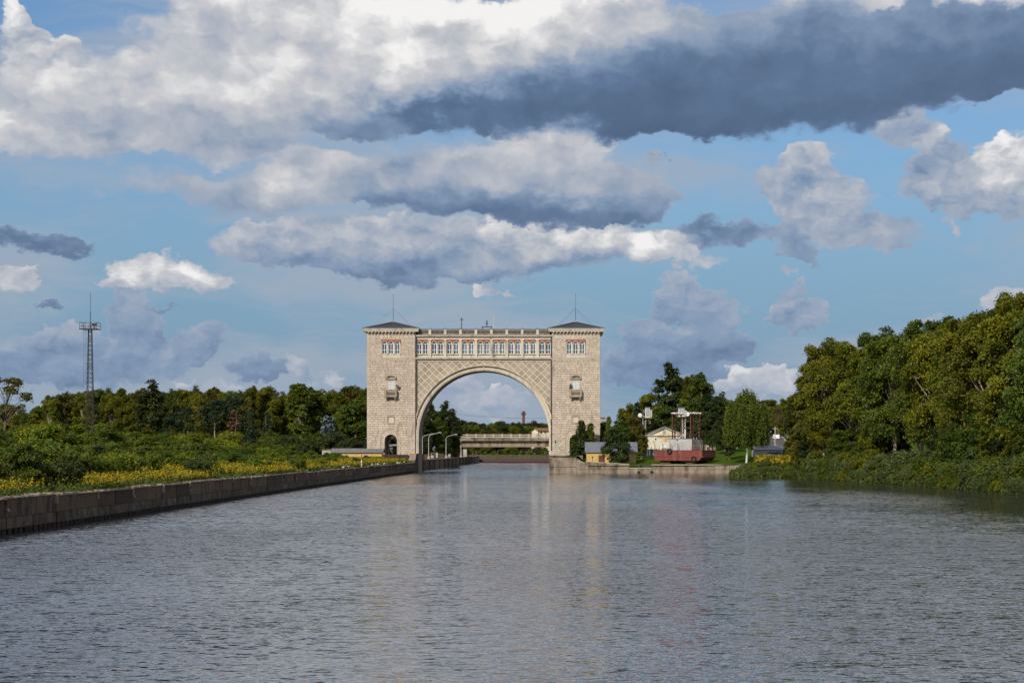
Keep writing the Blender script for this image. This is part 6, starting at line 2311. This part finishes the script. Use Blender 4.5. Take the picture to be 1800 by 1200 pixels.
# --- left bank: the row of trees behind the thicket
g_ = 'row of broadleaf trees along the left bank'
TOP_L = [(-60, 690), (0, 706), (60, 712), (95, 690), (130, 688), (200, 686), (240, 690), (300, 690), (340, 686), (400, 684), (450, 682), (500, 684), (560, 688), (600, 684), (650, 680)]
for row in range(2):
    px = -60 + row * 17
    i = row
    while px < 655:
        Y = 520 + row * 45 + gr3.uniform(-18, 18)
        py = interp(px, TOP_L) + gr3.uniform(-11, 4) + (8 if px < 90 else 0)
        kk = ['olive0', 'green0', 'olive1', 'green2', 'olive2', 'green1'][i % 6]
        tree(kk, px, py, Y, 'broadleaf tree in the row behind the left bank thicket', ['olive', 'olive', 'brownish', 'olive', 'green'][i % 5], .72 if kk[0] == 'o' else .9, group=g_)
        px += gr3.uniform(20, 30)
        i += 1
tree('thin', 8, 656, 330, 'sparse tall tree with a broken crown at the far left edge', 'brownish', 1.0, 'sparse_tree')
tree('dark0', 268, 664, 480, 'tall dark tree rising over the row, right of the steel mast', 'dark', .95)
tree('poplar', 530, 671, 500, 'taller of two poplars with a forked upright crown left of the gate', 'green', .95, 'poplar')
tree('poplar', 555, 683, 505, 'lower poplar beside the forked one left of the gate', 'green', .9, 'poplar')
for px, py, w_ in ((325, 712, 1.0), (378, 700, 1.1), (412, 694, 1.0), (440, 716, .9), (300, 730, 1.0), (470, 720, .9)):
    tree('pine' if w_ > .95 else 'spruce', px, py, 470, 'dark pine in the clump before the left row of trees', None, w_, 'pine_tree', group='dark pines in the left clump')
tree('deadspruce', 411, 717, 400, 'dead rust-brown spruce standing in the left thicket', None, .95, 'dead_spruce')
tree('bluespruce', 577, 728, 470, 'silver-blue spruce left of the gate', None, 1.15, 'blue_spruce')
tree('deadspruce', 607, 722, 480, 'brown spruce between the blue spruce and the tall thuja', 'brownish', .9, 'brown_spruce')
tree('thuja', 628, 700, 476, 'tall bright green columnar tree at the left side of the gate', 'green', 1.25, 'columnar_tree')
tree('thuja', 640, 712, 482, 'second columnar tree close to the left tower wall', 'dark', 1.2, 'columnar_tree')
tree('green1', 655, 690, 510, 'green tree behind the left tower', 'green', 1.0)
for px, py, Y, lf in ((585, 752, 462, 'dark'), (612, 762, 458, 'dark'), (560, 756, 466, 'green'), (535, 762, 462, 'green'), (638, 768, 462, 'dark'), (505, 758, 455, 'dark'), (480, 752, 460, 'green'), (540, 772, 440, 'dark'), (515, 775, 430, 'green')):
    tree('shrub0', px, py, Y, 'big rounded shrub before the trees left of the gate', lf, .85, 'shrub', 'shrub', group='rounded shrubs left of the gate')
tree('dark0', 690, 770, 520, 'dark tree seen through the passage of the left tower', 'dark', 1.6)
# --- behind the arch
for px, py, Y, lf in ((758, 704, 620, 'dark'), (782, 702, 626, 'dark'), (795, 716, 622, 'dark'), (742, 716, 605, 'dark'), (770, 730, 612, 'green'), (800, 745, 622, 'dark'), (748, 760, 606, 'dark'), (786, 764, 612, 'dark')):
    tree('dark0' if Y > 615 else 'green0', px, py, Y, 'dark lime tree of the clump beyond the arch on the left lock bank', lf, .85, z=2.4, group='dark trees beyond the arch')
tree('shrub1', 799, 786, 620, 'yellow-green bush under the dark trees beyond the arch', 'brownish', .9, 'shrub', 'shrub', z=2.4)
i = 0
for px in range(815, 985, 13):
    tree('shrub%d' % (i % 3), px, 786 + gr3.uniform(-4, 8), 826 + gr3.uniform(-9, 12), 'shrub beyond the lock gate below the bridge', ['dark', 'bright', 'green', 'green', 'bright'][i % 5], 1.1, 'shrub', 'shrub', z=2.9, group='shrubs beyond the lock gate')
    i += 1
rngf = np.random.default_rng(4)
for row in range(3):
    for j in range(26):
        px = 790 + j * 8.4 + gr3.uniform(-3, 3)
        Y = 1120 + row * 130 + gr3.uniform(-30, 30)
        py = (752, 745, 741)[row] + gr3.uniform(-5, 5)
        tree('green%d' % (j % 3), px, py, Y, 'small green tree of the distant forest edge seen through the arch', ['dark', 'green', 'olive', 'dark'][(j + row) % 4], 1.1, group='distant forest seen through the arch', z=2.9)
# distant forest along the horizon elsewhere
fv, ft = [], []
for k_ in range(520):
    Yf = rngf.uniform(1250, 1900)
    xf = rngf.uniform(-900, 900)
    if abs(xf + 40) < 85:
        continue
    n = 46
    hh, ww = rngf.uniform(15, 20), rngf.uniform(5, 8)
    d = unit(rngf, n, .3)
    c = d * np.array([ww, ww, hh * .45]) + np.array([xf, Yf, 2.9 + hh * .52])
    fv.append(quads(c, d, 4.2, rngf, 1.2))
    ft.append(np.repeat(np.clip(rngf.normal(.45, .15, n) + rngf.normal(0, .1), 0, 1), 4))
fv = np.concatenate(fv)
fo = put(bpy.data.objects.new('distant_forest', np_mesh('distant_forest', fv, np.arange(len(fv)).reshape(-1, 4), np.concatenate(ft), LEAF['dark'])))
tag(fo, 'dark distant forest along the horizon', None, None, 'stuff')

# --- thicket on the left bank
def scatter(keys, n, ylo, yhi, dlo, dhi, hlo, hhi, name, label, group, leaves, wide=1.1, cat='shrub', power=1.0):
    for i in range(n):
        u = (i + gr3.random()) / n
        y = ylo + (yhi - ylo) * u ** power
        d = gr3.uniform(dlo, dhi)
        x = wall_left(y) - d
        hh = gr3.uniform(hlo, hhi) * interp(y, [(112, 1.08), (210, 1.0), (285, .76), (440, .62)])
        if y < YM and abs(VX + x * F / y - 158) < 10 + 1.0 * F / y:      # the foot of the mast stays in the open
            hh = min(hh, max(.9, HC + 11 * y / F - H(x, y)))
        plant(gr3.choice(keys), name, x, y, hh, label, cat, group, gr3.choice(leaves), wide * gr3.uniform(.9, 1.15))


scatter(['shrub0', 'shrub1', 'shrub2'], 72, 112, 405, 8, 16, 2.2, 3.4, 'thicket_shrub', 'dark green shrub in the thicket behind the goldenrod on the left bank', 'dark shrubs of the left thicket', ['green', 'bright', 'green', 'dark', 'bright'])
scatter(['fresh0', 'willow0'], 34, 112, 400, 7.5, 13, 1.5, 2.6, 'sapling_bush', 'feathery green sapling bush near the goldenrod on the left bank', 'sapling bushes on the left bank', [None, 'green', 'bright'])
scatter(['shrub0', 'fresh0', 'shrub1', 'fresh0'], 44, 112, 400, 1.8, 7, 1.5, 2.8, 'sapling_bush', 'green sapling bush standing in the goldenrod close to the quay edge', 'sapling bushes in the goldenrod', ['green', 'bright', 'green', 'dark'])
scatter(['fresh0', 'shrub0', 'fresh0', 'shrub2'], 16, 114, 172, 3.5, 9, 2.2, 3.4, 'sapling_bush', 'tall leafy sapling bush at the near left', 'sapling bushes in the goldenrod', ['green', 'green', 'bright'])
scatter(['shrub0', 'shrub2', 'fresh1', 'fresh0'], 104, 130, 425, 15, 44, 3.0, 5.0, 'thicket_shrub', 'green shrub on the rising left bank', 'green shrubs on the rising left bank', ['green', 'bright', 'green', 'bright', 'bright'])
scatter(['fresh1', 'fresh0', 'fresh1'], 48, 220, 440, 30, 75, 3.8, 6.6, 'young_tree', 'bright yellow-green young tree on top of the left bank', 'bright young trees on the left bank', [None, 'bright', 'olive'], 1.1, 'tree')
scatter(['green0', 'green1', 'shrub2'], 46, 330, 500, 45, 120, 4.5, 7.5, 'young_tree', 'young tree before the left row of trees', 'young trees before the left row', ['green', 'green', 'olive', 'brownish'], 1.2, 'tree')
# goldenrod in flower, and rough grass
def herb_mesh(name, N, ylo, yhi, dlo, dhi, hlo, hhi, material, flower, seed, side=-1, per=9, thr=.0, size=.2):
    rng = np.random.default_rng(seed)
    y = ylo + (yhi - ylo) * rng.random(N) ** 1.5
    d = dlo + (dhi - dlo) * rng.random(N)
    patch = (np.sin(y * .21 + 1.3) + np.sin(y * .083 + d * .5) + np.sin(d * .9 + y * .13 + 2) + rng.normal(0, .5, N)) / 3
    keep = patch > thr
    y, d, patch = y[keep], d[keep], patch[keep]
    x = np.array([(wall_left(a) - b if side < 0 else shore_right(a) + b) for a, b in zip(y, d)])
    z = np.array([H(a, b) for a, b in zip(x, y)])
    n = len(x)
    hh = rng.uniform(hlo, hhi, n)
    V, T = [], []
    lean = rng.normal(0, .16, (n, 2))
    for k_ in range(per):
        u = (k_ + .5) / per
        c = np.stack([x + lean[:, 0] * u * hh + rng.normal(0, .13, n), y + lean[:, 1] * u * hh + rng.normal(0, .13, n), z + hh * u], 1)
        nn = unit(rng, n, .6)
        s_ = size * (1.0 + (y - 118) / 330) * (1 if u < .75 or not flower else 1.15)
        V.append(quads(c, nn, s_, rng, 1.8))
        t = rng.normal(.28, .1, n) + (u - .5) * .2
        if flower:
            isf = (u > .60) & (rng.random(n) < .72)
            t = np.where(isf, rng.uniform(.60, 1.0, n), np.clip(t, 0, .5))
        else:
            t = t + .2
        T.append(np.repeat(np.clip(t, 0, 1), 4))
    v = np.concatenate(V)
    return np_mesh(name, v, np.arange(len(v)).reshape(-1, 4), np.concatenate(T), material)


o = put(bpy.data.objects.new('goldenrod', herb_mesh('goldenrod', 50000, 100, 432, .4, 7.5, .7, 1.25, LEAF['flower'], True, 5, -1, 11, .13, .075)))
tag(o, 'band of yellow flowering goldenrod behind the left quay wall', None, None, 'stuff')
o = put(bpy.data.objects.new('rough_grass', herb_mesh('rough_grass', 24000, 100, 446, .2, 16, .3, .8, LEAF['grass'], False, 6, -1, 5, -.9, .11)))
tag(o, 'rough green grass and weeds on the left bank', None, None, 'stuff')
o = put(bpy.data.objects.new('bank_weeds', herb_mesh('bank_weeds', 16000, 196, 431, -.2, 9, .4, 1.1, LEAF['grass'], False, 8, 1, 5, -.9, .2)))
tag(o, 'rough weeds growing down to the water on the right bank', None, None, 'stuff')
o = put(bpy.data.objects.new('goldenrod', herb_mesh('goldenrod', 1500, 352, 392, 4.5, 14, 1.6, 2.6, LEAF['flower'], True, 9, 1, 9, -.25, .2)))
tag(o, 'patch of yellow goldenrod on the right bank before the wood', None, None, 'stuff')

# ------------------------------------------------------------------ labels: plants of a kind are told apart by tone and by where they stand
TONE = {'olive_leaves': 'olive', 'green_leaves': 'green', 'dark_leaves': 'dark green', 'turning_leaves': 'brownish', 'fresh_leaves': 'yellow-green', 'willow_leaves': 'grey-green', 'dark_needles': 'dark'}
NOUN = {'tall trees of the wood on the right bank': 'right wood tree', 'young trees under the wood': 'young tree under the right wood', 'willow bushes on the right bank': 'right bank willow bush',
        'round shrubs on the right bank': 'right bank round shrub', 'row of broadleaf trees along the left bank': 'left bank row tree', 'dark shrubs of the left thicket': 'thicket shrub behind the goldenrod',
        'green shrubs on the rising left bank': 'left bank shrub', 'bright young trees on the left bank': 'feathery left bank tree', 'young trees before the left row': 'low tree before the left row',
        'sapling bushes on the left bank': 'sapling bush by the goldenrod', 'sapling bushes in the goldenrod': 'sapling bush in the goldenrod', 'dark pines in the left clump': 'pine of the left clump',
        'rounded shrubs left of the gate': 'rounded shrub left of the gate', 'dark trees beyond the arch': 'lime tree beyond the arch', 'shrubs beyond the lock gate': 'shrub beyond the lock gate',
        'distant forest seen through the arch': 'distant forest tree', 'far row beyond the road': 'tree in the far row beyond the road', 'willow bushes by the quay end': 'willow bush at the quay end'}
ORD = 'leftmost second third fourth fifth sixth seventh eighth ninth tenth eleventh twelfth thirteenth fourteenth fifteenth sixteenth seventeenth eighteenth nineteenth twentieth twenty-first twenty-second twenty-third twenty-fourth twenty-fifth twenty-sixth twenty-seventh twenty-eighth'.split()
cells = {}
for o in [o for o in bpy.data.objects if o.parent is None and o.get('group') in NOUN]:
    lf = next((c for c in o.children if c.name.startswith(('crown', 'foliage'))), None)
    tone = TONE.get(lf.material_slots[0].material.name, 'green')
    px = VX + o.location.x * F / o.location.y
    big = 'tall ' if 'tall trees' in o['group'] else ''
    row = ''
    if o['group'] == 'tall trees of the wood on the right bank':
        row = ' back row' if 'back' in o['label'] else ' front row'
    if px < 120:
        zone = 'left of the mast'
    elif px < 220:
        zone = 'near the mast'
    elif px < 420:
        zone = 'before the brown spruce'
    elif px < 640:
        zone = 'towards the gate'
    elif px < 1380:
        zone = ''
    elif px < 1560:
        zone = 'towards the road'
    elif px < 1800:
        zone = 'towards the right edge'
    else:
        zone = 'past the right edge'
    if 'distant' in o['group']:
        zone = ('near', 'middle', 'far')[min(2, max(0, int((o.location.y - 1055) / 130)))] + ' row, ' + ('left' if px < 880 else 'below or right') + (' of the chimney' if px < 880 else '')
        zone = zone.replace('below or right', 'towards the chimney')
    cells.setdefault((o['group'], tone, big, row, zone), []).append((px, o))
for (g_, tone, big, row, zone), lst in cells.items():
    lst.sort(key=lambda t_: t_[0])
    for i, (px, o) in enumerate(lst):
        s_ = f"{big}{tone} {NOUN[g_]}{',' + row if row else ''} {zone}".strip()
        if len(lst) > 1:
            s_ += ', ' + (ORD[i] + (' from left' if i else '') if i < 28 else 'farther right')
        o['label'] = ' '.join(s_.split())
